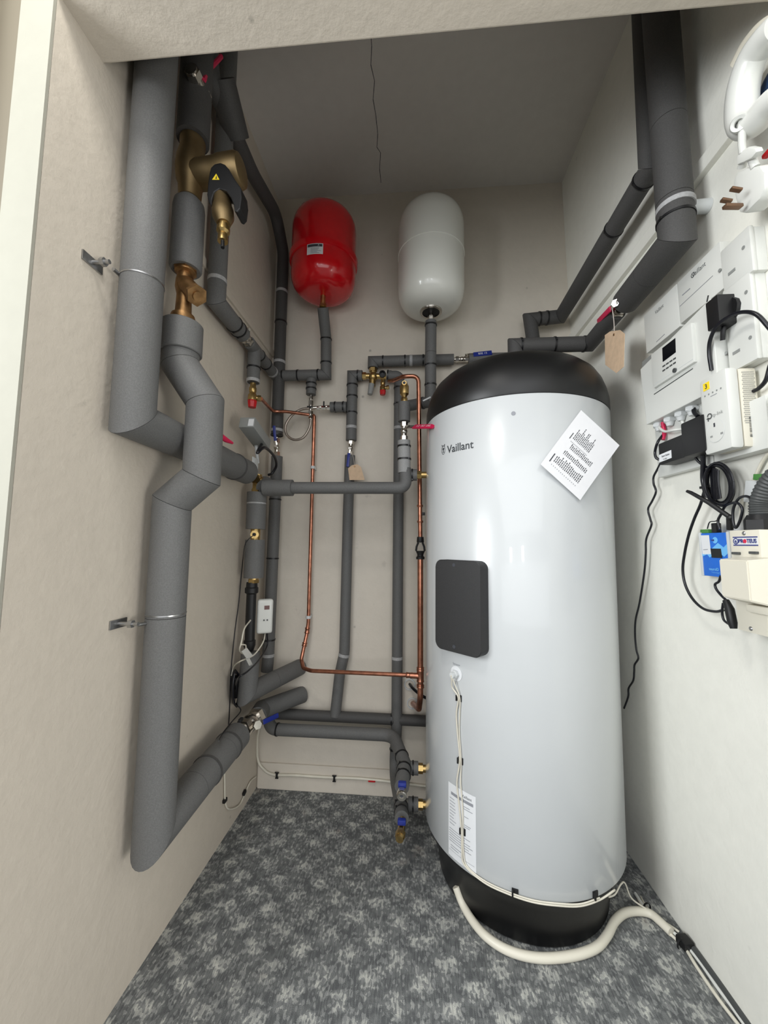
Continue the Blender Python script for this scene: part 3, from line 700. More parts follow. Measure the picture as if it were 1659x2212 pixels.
hm = thing('heat_meter', 'small white electronic meter clipped on the black flow tube', 'meter', P(572, 1365, X=XS+.05))
m0, m1 = P(571, 1295, X=XS+.035), P(573, 1366, X=XS+.035); hmn = V((.45, -.88, -.05)).normalized(); hmt = V((.88, .45, 0)).normalized(); hmu = hmn.cross(hmt); hmu = hmu if hmu.z > 0 else -hmu
mrot = Matrix((hmt, hmn, hmu)).transposed(); hc = (m0+m1)/2; hh = (m0-m1).length
mb = obj('meter_case', G().box(hc, (.058, .03, hh), mrot, .012, 4), 'plastic', hm)
obj('meter_screen', G().box(hc+hmn*.0148+hmu*hh*.27+hmt*.005, (.019, .001, .015), mrot), 'meterscreen', mb)
for i, dx in enumerate((-.004, .008)): obj('button', G().cyl(hc+hmn*.0145-hmu*.012+hmt*dx, hc+hmn*.017-hmu*.012+hmt*dx, .003), 'dgrey', mb)
text('METER', .005, 'ink_l', mb, hc+hmn*.0152-hmu*hh*.3, hmt, hmu, 'fine_print') if False else None
tag(obj('mounting_clip', G().box(hc-hmn*.02-hmt*.004, (.03, .02, hh*.8), mrot, .003), 'black', hm), None, None)
# wires round the meter
cable('pair of pale wires from the white meter looping to the lower left', [P(573, 1366, X=XS+.03), P(568, 1388, X=XS+.04), P(548, 1415, X=XS+.03), P(520, 1428, X=XS+.01), P(505, 1440, X=XL+.012), P(500, 1460, X=XL+.008)], .0025, 'cable_w')
cable('pale wire curling round the foot of the black flow tube', [P(541, 1340, X=XS+.02), P(528, 1358, X=XS+.03), P(522, 1385, X=XS+.03), P(518, 1405, X=XS+.02), P(528, 1412, X=XS+.02), P(531, 1395, X=XS+.03), P(522, 1392, X=XS+.03)], .0025, 'cable_w')
tg = thing('cable_tag', 'small white tag on the pale wires below the black flow tube', 'tag', P(533, 1420, X=XS+.04))
quad('tag_card', 'plastic', tg, [P(521, 1407, X=XS+.04), P(532, 1399, X=XS+.04), P(545, 1416, X=XS+.04), P(533, 1424, X=XS+.04)], .002)
quad('tag_tail', 'plastic', tg, [P(531, 1424, X=XS+.04), P(537, 1420, X=XS+.04), P(545, 1436, X=XS+.04), P(538, 1438, X=XS+.04)], .002)
cable('black cable from the white meter down to the taped bundle', [P(577, 1368, X=XS+.04), P(577, 1395, X=XS+.04), P(560, 1425, X=XS+.05), P(535, 1450, X=XS+.05), P(515, 1465, X=XS+.03), P(508, 1490, X=XL+.02)], .003)
cable('thin black sensor wire down the left wall from the brass pocket', [sc_+V((.012, -.04, 0)), P(530, 1175, X=XS+.03), P(524, 1215, X=XL+.01), P(516, 1300, X=XL+.004), P(508, 1360, X=XL+.003), P(499, 1450, X=XL+.003), P(496, 1530, X=XL+.003), P(492, 1600, X=XL+.003)], .0018)
bn = thing('wire_bundle', 'black taped coil of spare wire against the left wall above the foam elbow', 'wire coil', P(506, 1525, X=XL+.02))
g = G()
for k in range(5):
    pts = []
    for j in range(13):
        a = 2*PI*j/12; pts.append(P(508+k*.8+8*math.cos(a), 1485+38*math.sin(a)+k, X=XL+.012+.006*k))
    g.sweep(pts, .003, 8)
obj('coil', g, 'cable_k', bn); obj('tape_wrap', G().sweep([P(509, 1462, X=XL+.024), P(511, 1505, X=XL+.024)], .012, 12), 'black', bn)
cable('black wire from the taped bundle to the clip on the low pipe', [P(508, 1520, X=XL+.02), P(520, 1535, X=XL+.04), P(500, 1560, X=XL+.05), P(480, 1585, X=XL+.06), P(472, 1600, X=XB+.02)], .002)

# stubs into the back wall
rS = .034
s1 = [S_(1408)+V((-.0, 0, 0)), P(535, 1497, X=XS), P(648, 1441, Y=YB)]
pipe('fat insulated elbow into the back wall, the upper of the two stubs', s1, rS, cuts=[(1, .45)])
# ball valve at the foot of the dog-leg pipe
nv0, nv1 = be, P(556, 1548, X=XB+.02)
ballvalve('big nickel ball valve with blue lever at the end of the low left pipe', nv0, nv1, .034, 'blue', (P(556, 1566, X=XB+.06), P(600, 1545, X=XB+.10)), .016, lt=.004)
s2 = [nv1, P(566, 1532, X=XB+.01), P(654, 1500, Y=YB)]
pipe('fat insulated elbow into the back wall, the lower of the two stubs', s2, rS)
obj_ = tag(obj('hose_clip', G().box(P(520, 1555, X=XB+.05), (.01, .02, .01), bev=.002), 'black'), 'small black clip on the low pipe beside the big nickel valve', 'clip')

# ================================================================ EXPANSION VESSELS
zb_ = P(698, 640, Y=RVY).z; ztp = 2.478
rv = thing('expansion_vessel', 'red expansion vessel with a data label, hung high on the back wall', 'expansion vessel', V((RVX, RVY, zb_)))
R_ = .138; zfl = P(696, 512, Y=1.405).z
dome = lambda z0, z1, R, H, n=12: [(R*(1-(1-k/n)**2.5)**(1/2.3) if k else 0, z0+(z1-z0)*0+(H*(k/n)**1.35 if z1 > z0 else -H*(k/n)**1.35)) for k in range(n+1)]
prof = dome(zb_, ztp, R_, .1)+dome(ztp, zb_, R_, .1)[::-1]
obj('vessel_shell', G().lathe(prof, (RVX, RVY, 0), seg=64), 'red', rv)
obj('clamp_ring', G().lathe([(R_-.004, zfl-.022), (R_+.005, zfl-.02), (R_+.009, zfl-.006), (R_+.009, zfl+.004), (R_+.004, zfl+.006), (R_-.004, zfl+.007)], (RVX, RVY, 0), seg=64), 'red', rv)
obj('nozzle', G().cyl((RVX, RVY, zb_+.004), (RVX, RVY, rvb.z-.002), .011).hexn((RVX, RVY, rvb.z), (RVX, RVY, rvb.z+.014), .015), 'brass', rv)
obj('wall_strap', G().box((RVX, (YB+RVY+R_)/2-.003, (zb_+ztp)/2), (.06, YB-RVY-R_+.02, .05)), 'steel', rv)
def cylpatch(g, C0, R, x0, x1, z0, z1, n=10):                               # patch on a vertical round body, x measured along the skin
    f = lambda x, z: V((C0[0]+R*math.sin(x/R), C0[1]-R*math.cos(x/R), z))
    for i in range(n):
        a, b = x0+(x1-x0)*i/n, x0+(x1-x0)*(i+1)/n; g.b.faces.new([g.b.verts.new(v) for v in (f(a, z0), f(b, z0), f(b, z1), f(a, z1))])
RC = (RVX, RVY); zl0, zl1 = zfl-.069, zfl-.024
g = G(); cylpatch(g, RC, R_+.001, -.036, .03, zl0, zl1); lb = obj('data_label', g, 'label_w', rv)
g = G(); cylpatch(g, RC, R_+.0016, -.033, .027, zl1-.014, zl1-.003); obj('label_header', g, 'ink', lb)
g = G(); rnd = random.Random(9)
for k in range(6):
    z = zl1-.018-.0042*k; cylpatch(g, RC, R_+.0016, -.02, -.02+.044*rnd.uniform(.6, 1), z-.0018, z, 4)
obj('fine_print', g, 'ink_l', lb, sm=False)
text('A', .01, 'label_w', lb, (0, 0, 0), (1, 0, 0), (0, 0, 1), 'lettering', bend=lambda x, y: V((RVX+(R_+.002)*math.sin((x+.012)/R_), RVY-(R_+.002)*math.cos((x+.012)/R_), zl1-.0085+y)))
WVX, WVY = P(931, 560, Y=1.535).x, 1.535; wb, wt = P(931, 674, Y=WVY).z, 2.462; WR = .137
wv = thing('expansion_vessel', 'white expansion vessel high on the back wall to the right of the red one', 'expansion vessel', V((WVX, WVY, wb)))
prof = dome(wb, wt, WR, .105)+dome(wt, wb, WR, .105)[::-1]
obj('vessel_shell', G().lathe(prof, (WVX, WVY, 0), seg=64), 'white_v', wv)
zs_ = P(931, 500, Y=1.4).z; obj('seam_ring', G().lathe([(WR-.002, zs_-.004), (WR+.0022, zs_-.003), (WR+.0022, zs_+.002), (WR-.002, zs_+.004)], (WVX, WVY, 0), seg=64), 'white_v', wv)
obj('base_flange', G().lathe([(0, wb+.001), (.036, wb+.001), (.036, wb-.004), (.045, wb-.004), (.047, wb+.004), (.046, wb+.01)], (WVX, WVY, 0), seg=40), 'nickel', wv)
obj('flange_recess', G().cyl((WVX, WVY, wb-.0005), (WVX, WVY, wb+.002), .0355, seg=32), 'black', wv)
wpz = P(931, 694, Y=WVY).z
obj('nozzle', G().cyl((WVX, WVY, wb), (WVX, WVY, wpz-.004), .011).hexn((WVX, WVY, wpz+.004), (WVX, WVY, wpz+.02), .014), 'nickel', wv)
obj('wall_strap', G().box((WVX, (YB+WVY+WR)/2-.003, (wb+wt)/2), (.06, YB-WVY-WR+.02, .05)), 'steel', wv)

# ================================================================ BACK WALL PIPES
YW = 1.652; rp = .0225
# white vessel drop and its turn into the upright behind the brass vent
zj = P(890, 875, Y=1.6).z; 
pw = [V((WVX, WVY, wpz)), V((WVX, WVY+.01, P(930, 760, Y=WVY).z)), V((WVX, WVY+.03, zj)), V((P(868, 875, Y=1.6).x, 1.62, zj))]
pipe('insulated drop from the white vessel, elbowing left beside the black domed lid', pw, .0232, ties=[(931, 702), (931, 788), (930, 832), (914, 875)])
stp = tag(obj('pipe_strap', G().box(P(922, 862, Y=1.52), (.035, .004, .006), Matrix.Rotation(-.45, 3, 'Y'), .001), 'plastic_g'), 'pale strap beside the black lid, left of the cylinder top', 'strap')
# I upright
zi = P(862, 812, Y=YW).z; xI = P(860, 1100, Y=YW).x
def yz(x, y, Y): return P(x, y, Y=Y)
pI = [V((P(838, 812, Y=YW).x, YW, zi)), V((xI, YW, zi)), V((xI+.002, YW, P(857, 1560, Y=YW).z)), V((xI-.006, YW-.005, P(851, 1672, Y=YW-.01).z)), P(866, 1738, Y=1.40), P(868, 1768, Y=1.318)]
pipe('long insulated upright on the back wall just left of the cylinder', pI, .0225, ties=[(860, 838), (860, 872), (852, 1618), (868, 1742), (868, 1755)], tapes=[(860, 925), (857, 1418)], fil=[.02, .2, .09, .05])
# G upright with tee
xG = P(760, 880, Y=YW).x; zg = P(756, 812, Y=YW).z
g0 = [V((P(783, 812, Y=YW).x, YW, zg)), V((xG, YW, zg)), V((xG, YW, P(758, 952, Y=YW).z))]
pipe('short insulated upright with elbow between the copper pipe and the brass valve', g0, .0235, ties=[(773, 812), (760, 832), (760, 858), (760, 892)], tapes=[(758, 925)])
zt2 = P(740, 879, Y=YW-.004).z
pipe('stubby insulated branch pointing left to the black-handled filling valve', [V((P(714, 879, Y=YW).x, YW-.004, zt2)), V((xG-.022, YW-.004, zt2))], .0225, ties=[(724, 879), (742, 879)], core=False)
gt, gb_ = V((xG, YW, P(758, 952, Y=YW).z)), V((xG-.004, YW, P(757, 984, Y=YW).z))
ballvalve('nickel ball valve with hanging blue lever and card tag on the back wall', gt, gb_, .0135, 'blue', (P(755, 968, Y=YW-.022), P(751, 1008, Y=YW-.03)), .012)
vb0 = gb_; 
g1 = [gb_, V((P(752, 1100, Y=YW).x, YW, P(752, 1100, Y=YW).z)), P(744, 1410, Y=YW), P(734, 1455, Y=YW), P(724, 1546, Y=YW-.004)]
pipe('insulated upright with a slight kink, below the card-tagged blue lever', g1, .0225, fil=[.3, .12, .06], tapes=[(744, 1415)])
# card tag hanging on it
def cardtag(label, top, hole, pts, Ykw, rr=.0009):
    t = thing('card_tag', label, 'tag', hole)
    c = quad('card', 'tag', t, pts, .0008); obj('string', G().sweep(smooth([top, (top+hole)/2+V((.002, 0, -.002)), hole]), rr, 6), 'string', t)
    n = (pts[1]-pts[0]).cross(pts[2]-pts[0]).normalized(); n = n if n.dot(CAM-pts[0]) > 0 else -n
    obj('eyelet', G().lathe([(.0012, .0012), (.0035, .0016), (.0038, .0006)], hole+n*.0004, n, 14), 'bronze', t); return t
yt = YW-.045
cardtag('brown card tag on a string under the blue lever on the back wall', P(760, 975, Y=yt), P(766, 1008, Y=yt), [P(x, y, Y=yt) for x, y in ((752, 1012), (760, 1005), (772, 1003), (780, 1009), (788, 1037), (755, 1037))], yt)
# the horizontal above: elbow down to the brass valve, run right to the blue lever by the lid
zh_ = P(880, 778, Y=YW-.005).z; xl_ = P(806, 778, Y=YW).x
h0 = [V((xl_, YW, P(806, 796, Y=YW).z)), V((xl_, YW, zh_)), V((P(980, 777, Y=YW).x, YW, zh_))]
pipe('level insulated pipe behind the white vessel drop, above the brass mixing valve', h0, .0235, ties=[(829, 778), (875, 778), (915, 778)], tapes=[(889, 778)])
nv = V((P(984, 776, Y=YW).x, YW, zh_)); nw = V((P(1012, 776, Y=YW).x, YW, zh_))
ballvalve('nickel ball valve with blue lever just behind the black domed lid', nv, nw, .0125, 'blue', (P(1008, 768, Y=YW-.02), P(1062, 762, Y=YW-.022)), .022, lettering='BSE 15')
pipe('level insulated pipe passing behind the black domed lid', [nw, V((P(1130, 772, Y=YW).x, YW, zh_))], .0235, core=False)
# brass multi-bloc valve
mcx = P(808, 814, Y=YW-.006)
mx_ = thing('mixing_valve', 'brass multi-way inlet valve with grey knob, black cap and red cap on back wall', 'valve', P(800, 850, Y=YW))
p_ = lambda x, y, d=.006: P(x, y, Y=YW-d)
g = G().cyl(p_(784, 812), p_(832, 813), .0125, seg=18).hexn(p_(783, 812), p_(791, 812), .016).hexn(p_(826, 813), p_(834, 813), .016).ball(p_(806, 814), .021)
g.cyl(p_(806, 797), p_(804, 835), .014, seg=18).hexn(p_(806, 796), p_(806, 803), .018)
obj('valve_body', g, 'brass', mx_)
obj('knob', G().cyl(p_(803, 830, .015), p_(799, 852, .02), .0135, .011, 12), 'greyp', mx_)
obj('black_cap', G().lathe([(.012, 0), (.015, .002), (.015, .012), (.009, .014), (.008, .004), (0, .004)], p_(826, 809, .02), (.1, -1, -.1), 20), 'black', mx_)
sv = safety('brass safety valve with red cap beside the grey knob on the back wall', p_(827, 819, .02), p_(827, 819, .02).z-p_(827, 853, .02).z, (.028, -.004, .004), .75)
pipe('tiny insulated piece right of the brass inlet valve', [p_(836, 812, 0), p_(846, 812, 0)], .0235, core=False, ties=[(838, 812)]) 

# filling loop: nickel tees, valves, braided hose
xF = P(671, 880, Y=ycor-.002).x
yF = ycor-.002
pipe('short insulated drop from the tee under the red vessel', [V((xF, yF, zt_-.02)), V((xF, yF, P(671, 853, Y=yF).z))], .0215, ties=[(671, 829), (671, 840)], core=False)
FZ = lambda y: V((xF, yF, P(672, y, Y=yF).z))
fl = thing('filling_loop_valve', 'nickel double check valve and tee with black toggle under the red vessel', 'valve', FZ(905))
g = G().cyl(FZ(853), FZ(905), .007, seg=14)
for a, b, r in ((856, 862, .0095), (866, 876, .011), (888, 895, .0115), (898, 904, .0095)): g.hexn(FZ(a), FZ(b), r)
zf2 = P(690, 881, Y=yF).z; g.cyl(V((xF, yF, zf2)), V((P(712, 880, Y=yF).x, yF+.01, zt2)), .0065, seg=14)
for a, b in ((684, 690), (694, 703), (706, 712)): g.hexn(V((P(a, 881, Y=yF).x, yF+.004, zf2)), V((P(b, 881, Y=yF).x, yF+.006, zf2)), .0095)
obj('valve_body', g, 'nickel', fl)
obj('toggle', G().box(V((xF, yF-.014, FZ(881).z)), (.024, .006, .006), bev=.001).box(V((P(700, 881, Y=yF).x, yF-.006, zf2+.016)), (.006, .005, .022), bev=.001), 'black', fl)
pts = [P(x, y, Y=yF-.012) for x, y in ((668, 882), (650, 885), (630, 898), (617, 920), (620, 940), (636, 950), (655, 945), (668, 925), (672, 905))]
tag(obj('braided_hose', G().sweep(smooth(pts, 8), .0055, 12), 'braid'), 'looped steel-braided filling hose beside the copper pipe', 'hose')

# copper
rc1 = .0085
cp = [svp+V((.03, .01, -svL*.6)), P(590, 889, Y=yF-.045), P(618, 889, Y=yF-.04), P(668, 896, Y=yF-.03)]
def copper(label, pts, r, fil=.03, fits=(), clips=(), name='copper_pipe', T_=(0, 1, 0)):
    t = thing(name, label, 'pipe', V(pts[-1])); line = fillet(pts, fil); obj('tube', G().sweep(line, r, 16), 'copper', t)
    for px, L in fits:
        p, d = nearest(line, px); obj('fitting', G().lathe([(r, -L), (r+.0028, -L), (r+.0035, -L+.003), (r+.002, -L+.006), (r+.002, L-.006), (r+.0035, L-.003), (r+.0028, L), (r, L)], p, d, 20), 'copper', t)
    for px in clips:
        p, d = nearest(line, px); y2 = YB
        obj('pipe_clip', G().lathe([(r, -.006), (r+.004, -.006), (r+.004, .006), (r, .006)], p, d, 18).box(V((p.x, (p.y+r+y2)/2, p.z)), (.014, max(.004, y2-p.y-r), .012), bev=.001), 'plastic_g', t)
    return t
copper('thin copper discharge pipe from the left safety valve across to the filling loop', cp, .007, .05)
yL = 1.655
cl = [P(668, 897, Y=yL), P(679, 897, Y=yL), P(678, 930, Y=yL), P(666, 1345, Y=yL), P(663, 1368, Y=yL-.003), P(651, 1424, Y=yL-.03), P(655, 1443, Y=1.60), P(672, 1449, Y=1.57), P(896, 1459, Y=1.50)]
copper('long thin copper pipe dropping down the back wall, then level to the tee', cl, .0078, [.01, .1, .05, .03, .02, .02, .05], fits=[((663, 1362), .012), ((658, 1392), .008), ((884, 1458), .012)], clips=[(676, 1010), (666, 1338)])
K_Y = 1.49
ck = [p_(827, 819, .02)+V((.028, -.004, -.012)), P(850, 822, Y=1.56), P(872, 813, Y=K_Y), P(904, 812, Y=K_Y), P(905, 900, Y=K_Y), P(908, 1168, Y=K_Y)]
copper('copper pipe arching over and dropping beside the cylinder to a black tundish', ck, .0085, [.02, .03, .035, .3], fits=[((907, 1095), .004), ((908, 1128), .004)])
tag(obj('cable_clip', G().box(P(914, 1110, Y=K_Y), (.014, .008, .012), bev=.002), 'black'), 'tiny dark fitting on the copper pipe above the black tundish', 'clip')
td = thing('tundish', 'black plastic tundish joining the two copper pipes beside the cylinder', 'tundish', P(908, 1208, Y=K_Y))
t0, t1, t2, t3 = [P(908, y, Y=K_Y) for y in (1162, 1172, 1190, 1208)]
obj('top_nut', G().lathe([(0, 0), (.0125, 0), (.014, .003), (.0125, (t0-t1).length+.004), (0, (t0-t1).length+.004)], t1, t0-t1, 20), 'black', td)
obj('cup', G().lathe([(0, 0), (.016, 0), (.0165, .008), (.012, .012), (.012, .018), (.018, (t3-t2).length), (.016, (t3-t2).length), (.008, .02), (0, .02)], t3, t2-t3, 24), 'black', td)
for s in (-1, 1): obj('side_arm', G().sweep([t1+V((s*.008, 0, 0)), t1.lerp(t2, .5)+V((s*.0145, 0, 0)), t2+V((s*.0165, 0, 0))], .004, 8), 'black', td)
cq = [P(908, 1206, Y=K_Y), P(908, 1505, Y=K_Y), P(905, 1532, Y=K_Y+.05), P(892, 1520, Y=YB-.004)]
copper('thicker copper waste pipe below the tundish, turning into the wall low down', cq, .0108, [.04, .03], fits=[((908, 1442), .006), ((908, 1460), .022), ((908, 1480), .006)], clips=[])
tee_p = P(898, 1459, Y=K_Y); tag(obj('tee_branch', G().cyl(P(886, 1459, Y=K_Y), P(908, 1460, Y=K_Y), .0105, seg=18), 'copper'), 'short copper tee branch where the level pipe meets the waste pipe', 'fitting')
for lab, x, y in (('upper round pipe sleeve in the back wall behind the copper waste pipe', 885, 1478), ('lower round pipe sleeve in the back wall where the copper waste pipe enters', 891, 1519)):
    p = P(x, y, Y=YB); tag(obj('wall_sleeve', G().lathe([(.018, 0), (.019, .006), (.0235, .006), (.024, 0)], p, (0, -1, 0), 24), 'plastic_g'), lab, 'sleeve')
cable('black hose from the upper wall sleeve running behind the cylinder', [P(885, 1478, Y=YB-.002), P(893, 1488, Y=YB-.05), P(910, 1502, Y=YB-.08), P(930, 1512, Y=YB-.07)], .006, 'cable_k', 'hose', 'hose')

# assembly at the side of the cylinder
YJ = 1.405; XJ = P(873, 900, Y=YJ).x
J = lambda y, dx=0: V((XJ+dx, YJ, P(873, y, Y=YJ).z))
zJ = P(740, 1054, Y=YJ).z
av = thing('air_vent', 'brass automatic air vent on top of the upright beside the black lid', 'air vent', J(872))
L_ = (J(826)-J(870)).length
obj('vent_body', G().lathe([(0, 0), (.0125, 0), (.0125, L_*.2), (.009, L_*.26), (.011, L_*.34), (.0165, L_*.42), (.017, L_*.8), (.013, L_*.88), (.01, L_), (0, L_)], J(870), (0, 0, 1), 24), 'brass', av)
obj('vent_port', G().cyl(J(832)+V((0, -.004, 0)), J(832)+V((0, -.022, 0)), .0085, seg=16), 'brass', av)
obj('vent_hole', G().cyl(J(832)+V((0, -.0215, 0)), J(832)+V((0, -.0226, 0)), .0055, seg=16), 'ink', av)
pipe('short insulated sleeve under the brass air vent', [J(870), J(911)], .0225, core=False)
ballvalve('nickel ball valve with crimson lever reaching across to the white cylinder', J(912), J(952), .0135, 'red_h', (P(879, 922, Y=YJ-.035), P(938, 921, Y=1.262)), .0215, lettering='1/2  ISO  DEL')
bq = J(925)+V((0, -.018, 0)); 
pl_ = [P(630, 1053, Y=YJ), V((P(866, 1053, Y=YJ).x, YJ, zJ)), J(1020)]
pl_[0].z = zJ
xe = P(872, 1053, Y=YJ).x
pj = pipe('level insulated pipe crossing the back wall to the side of the cylinder', [V((P(626, 1053, Y=YJ).x, YJ, zJ)), V((xe+.01, YJ, zJ)), J(1012, .004)], .0225, fil=.035)
pu = pipe('grey insulated upright with light painted in, held by two black ties below the crimson lever', [J(1022, .002), J(952)], .0235, ties=[(876, 965), (876, 992)], m='foam_lit', core=False, w=.006)
obj('insulation_reducer', G().seg(V((P(571, 1055, Y=YJ).x, YJ+.0, zJ)), V((P(632, 1053, Y=YJ).x, YJ, zJ)), .031), 'foam', pj)
obj('insulation_elbow', G().sweep([mc+V((.02, .03, .0)), V((P(571, 1055, Y=YJ).x, YJ, zJ))], .03, 20), 'foam', pj)
def port(label, x, y, Yp=1.375, L=.06):
    p = P(x, y, Y=Yp); t = thing('cylinder_port', label, 'fitting', p)
    ex = V((TC.x-math.sqrt(max(TR**2-(Yp-TC.y)**2, 0)), Yp, p.z))
    obj('brass_union', G().hexn(p+V((-.012, 0, 0)), p+V((.004, 0, 0)), .0165).cyl(p, ex, .012, seg=16), 'brass', t)
    obj('insulation_cap', G().seg(p+V((-.012, 0, 0)), p+V((-.012-L, 0, 0)), .0215), 'foam', t)
    tie(t, [p+V((-.012-L, 0, 0)), p+V((-.012, 0, 0))], pix(p+V((-.03, 0, 0))), .0215, .005)
    return t
port('brass cylinder port with foam cap level with the crossing insulated pipe', 908, 1026, 1.42, .03)
port('brass cylinder port low on the side, upper of the two', 911, 1660, 1.42, .035)
port('brass cylinder port low on the side, lower of the two near the carpet', 911, 1738, 1.42, .035)

# low level pipes
zO = .324
pipe('dark insulated pipe running along the foot of the back wall', [V((P(572, 1545, Y=YW).x, YW+.002, zO)), V((.14, YW+.002, zO))], .0215, ties=[(842, 1557)], m='foam_dark', core=False)
of = [P(578, 1540, Y=1.645), P(584, 1575, Y=1.60), P(850, 1588, Y=1.585), P(874, 1650, Y=1.42), P(868, 1700, Y=1.305)]
pipe('insulated pipe in front near the floor that bends forward beside the cylinder', of, .0235, fil=[.05, .06, .06], ties=[(601, 1577), (873, 1632), (871, 1660), (870, 1676)])
def drain(label, x, y, x2, y2, Yp, endm, hole):
    a, b = P(x, y, Y=Yp), P(x2, y2, Y=Yp-.03); d = (b-a).normalized(); t = thing('drain_valve', label, 'valve', b)
    obj('valve_body', G().cyl(a-d*.02, b, .011, seg=16).hexn(b-d*.006, b+d*.012, .0155), endm, t)
    if hole: obj('outlet_ring', G().lathe([(.006, .011), (.0065, .0155), (.0135, .016), (.0155, .012)], b, V((0, -1, -.15)), 20), endm, t); obj('outlet_hole', G().cyl(b+d*.0122, b+d*.0132, .0062, seg=14), 'ink', t)
    else: obj('end_cap', G().cyl(b+d*.008, b+d*.02, .0145, .012, 12), endm, t)
    k = (a+V((0, -.012, .018))); obj('blue_knob', G().box(k, (.026, .016, .016), bev=.004), 'blue', t)
drain('nickel drain valve with blue knob facing the room, upper of the two', 869, 1702, 868, 1713, 1.285, 'nickel', True)
drain('brass drain valve with blue knob facing the room, lower of the two', 868, 1782, 865, 1801, 1.29, 'brass', False)

# cables on the walls low down
yk = YB-.0175
cable('white cable clipped along the skirting of the back wall', [P(x, y, Y=yk) for x, y in ((560, 1572), (556, 1600), (557, 1640), (568, 1660), (590, 1673), (640, 1675), (700, 1679), (760, 1681), (820, 1686), (870, 1692), (930, 1700))], .0052, 'cable_w', n=6)
for i, (x, y) in enumerate(((598, 1675), (722, 1682))):
    p = P(x, y, Y=yk-.004); t = thing('cable_clip', ('black clip on the skirting cable nearest the corner', 'black clip on the skirting cable in the middle of the back wall')[i], 'clip', p)
    obj('clip_body', G().box(p, (.009, .006, .018), bev=.001), 'black', t); obj('clip_arm', G().box(p+V((0, 0, .011)), (.018, .005, .004), bev=.001).box(p-V((0, 0, .011)), (.014, .005, .004), bev=.001), 'black', t)
tag(obj('cable_tag', G().box(P(803, 1688, Y=yk-.006), (.03, .003, .006), bev=.001), 'red_cap'), 'small red tag on the skirting cable', 'tag')
cable('pale bell wire looping down the left wall to the skirting', [P(x, y, X=XL+.006) for x, y in ((483, 1610), (485, 1680), (487, 1735), (497, 1748), (516, 1740), (526, 1722), (540, 1690), (553, 1678))], .003, 'cable_w')
for i, (x, y) in enumerate(((486, 1729), (528, 1712))):
    tag(obj('cable_clip', G().box(P(x, y, X=XL+.006), (.01, .02, .012), Matrix.Rotation(.3*i, 3, 'X'), .002), 'black'), ('black clip low on the left wall at the bottom of the pale wire loop', 'black clip low on the left wall nearest the corner')[i], 'clip')

# ================================================================ RIGHT WALL PIPES
r1 = .0375
u0 = W(1452, 300, .068); X1, Y1 = u0.x, .906
zq = W(1478, 520, .064).z+.0; zrun = 1.778
R1p = [V((xr(ZC)-.068, Y1, ZC)), V((X1, Y1, zrun)), W(1352, 648, .062), ]
R1p[2].z = zrun+.004
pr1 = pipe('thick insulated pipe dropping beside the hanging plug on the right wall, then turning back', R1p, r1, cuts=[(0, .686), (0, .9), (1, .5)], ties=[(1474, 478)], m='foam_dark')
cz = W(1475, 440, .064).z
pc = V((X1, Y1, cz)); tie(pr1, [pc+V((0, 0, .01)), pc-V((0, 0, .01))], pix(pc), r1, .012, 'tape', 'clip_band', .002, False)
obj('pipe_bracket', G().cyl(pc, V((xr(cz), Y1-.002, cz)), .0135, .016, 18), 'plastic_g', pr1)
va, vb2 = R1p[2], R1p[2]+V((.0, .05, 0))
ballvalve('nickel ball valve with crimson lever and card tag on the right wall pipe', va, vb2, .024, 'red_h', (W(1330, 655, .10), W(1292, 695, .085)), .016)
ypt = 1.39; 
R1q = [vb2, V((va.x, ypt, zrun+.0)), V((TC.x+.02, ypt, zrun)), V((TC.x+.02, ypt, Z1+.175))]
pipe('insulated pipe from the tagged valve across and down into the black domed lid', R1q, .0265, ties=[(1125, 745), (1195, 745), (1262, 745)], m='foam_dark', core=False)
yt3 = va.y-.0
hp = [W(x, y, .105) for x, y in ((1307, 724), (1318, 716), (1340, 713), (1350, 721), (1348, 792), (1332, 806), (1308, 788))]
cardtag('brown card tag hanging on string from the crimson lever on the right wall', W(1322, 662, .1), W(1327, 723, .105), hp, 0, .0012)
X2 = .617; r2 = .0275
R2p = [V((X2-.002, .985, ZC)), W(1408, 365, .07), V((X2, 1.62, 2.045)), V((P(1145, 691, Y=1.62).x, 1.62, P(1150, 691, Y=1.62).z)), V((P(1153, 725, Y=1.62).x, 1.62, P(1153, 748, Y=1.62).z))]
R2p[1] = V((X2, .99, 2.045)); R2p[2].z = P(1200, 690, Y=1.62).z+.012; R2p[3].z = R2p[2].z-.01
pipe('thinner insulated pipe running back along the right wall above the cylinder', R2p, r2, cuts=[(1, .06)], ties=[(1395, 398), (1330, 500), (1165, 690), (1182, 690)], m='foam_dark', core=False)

# ================================================================ RIGHT WALL EQUIPMENT
def WB(y0, y1, z0, z1, off, th, bev=.002, bseg=2):
    g = G(); pts = [V((.737-.026*z-off, y, z)) for y, z in ((y0, z0), (y1, z0), (y1, z1), (y0, z1))]; return g.prism(pts, (th, 0, 0), bev)
def wy(x, y, o): return W(x, y, o).y
def wz(x, y, o): return W(x, y, o).z
UX, UY = V((0, -1, 0)), V((-.026, 0, 1)).normalized()                       # reading direction on the right wall
def wtext(s, size, m, par, px, off, name='lettering', xs=1, bold=0, slant=0): return text(s, size, m, par, W(px[0], px[1], off), UX, UY, name, .0002, xs=xs, bold=bold)
def wquad(name, m, par, pxs, off, t=.0006): return quad(name, m, par, [W(x, y, off) for x, y in pxs], t)
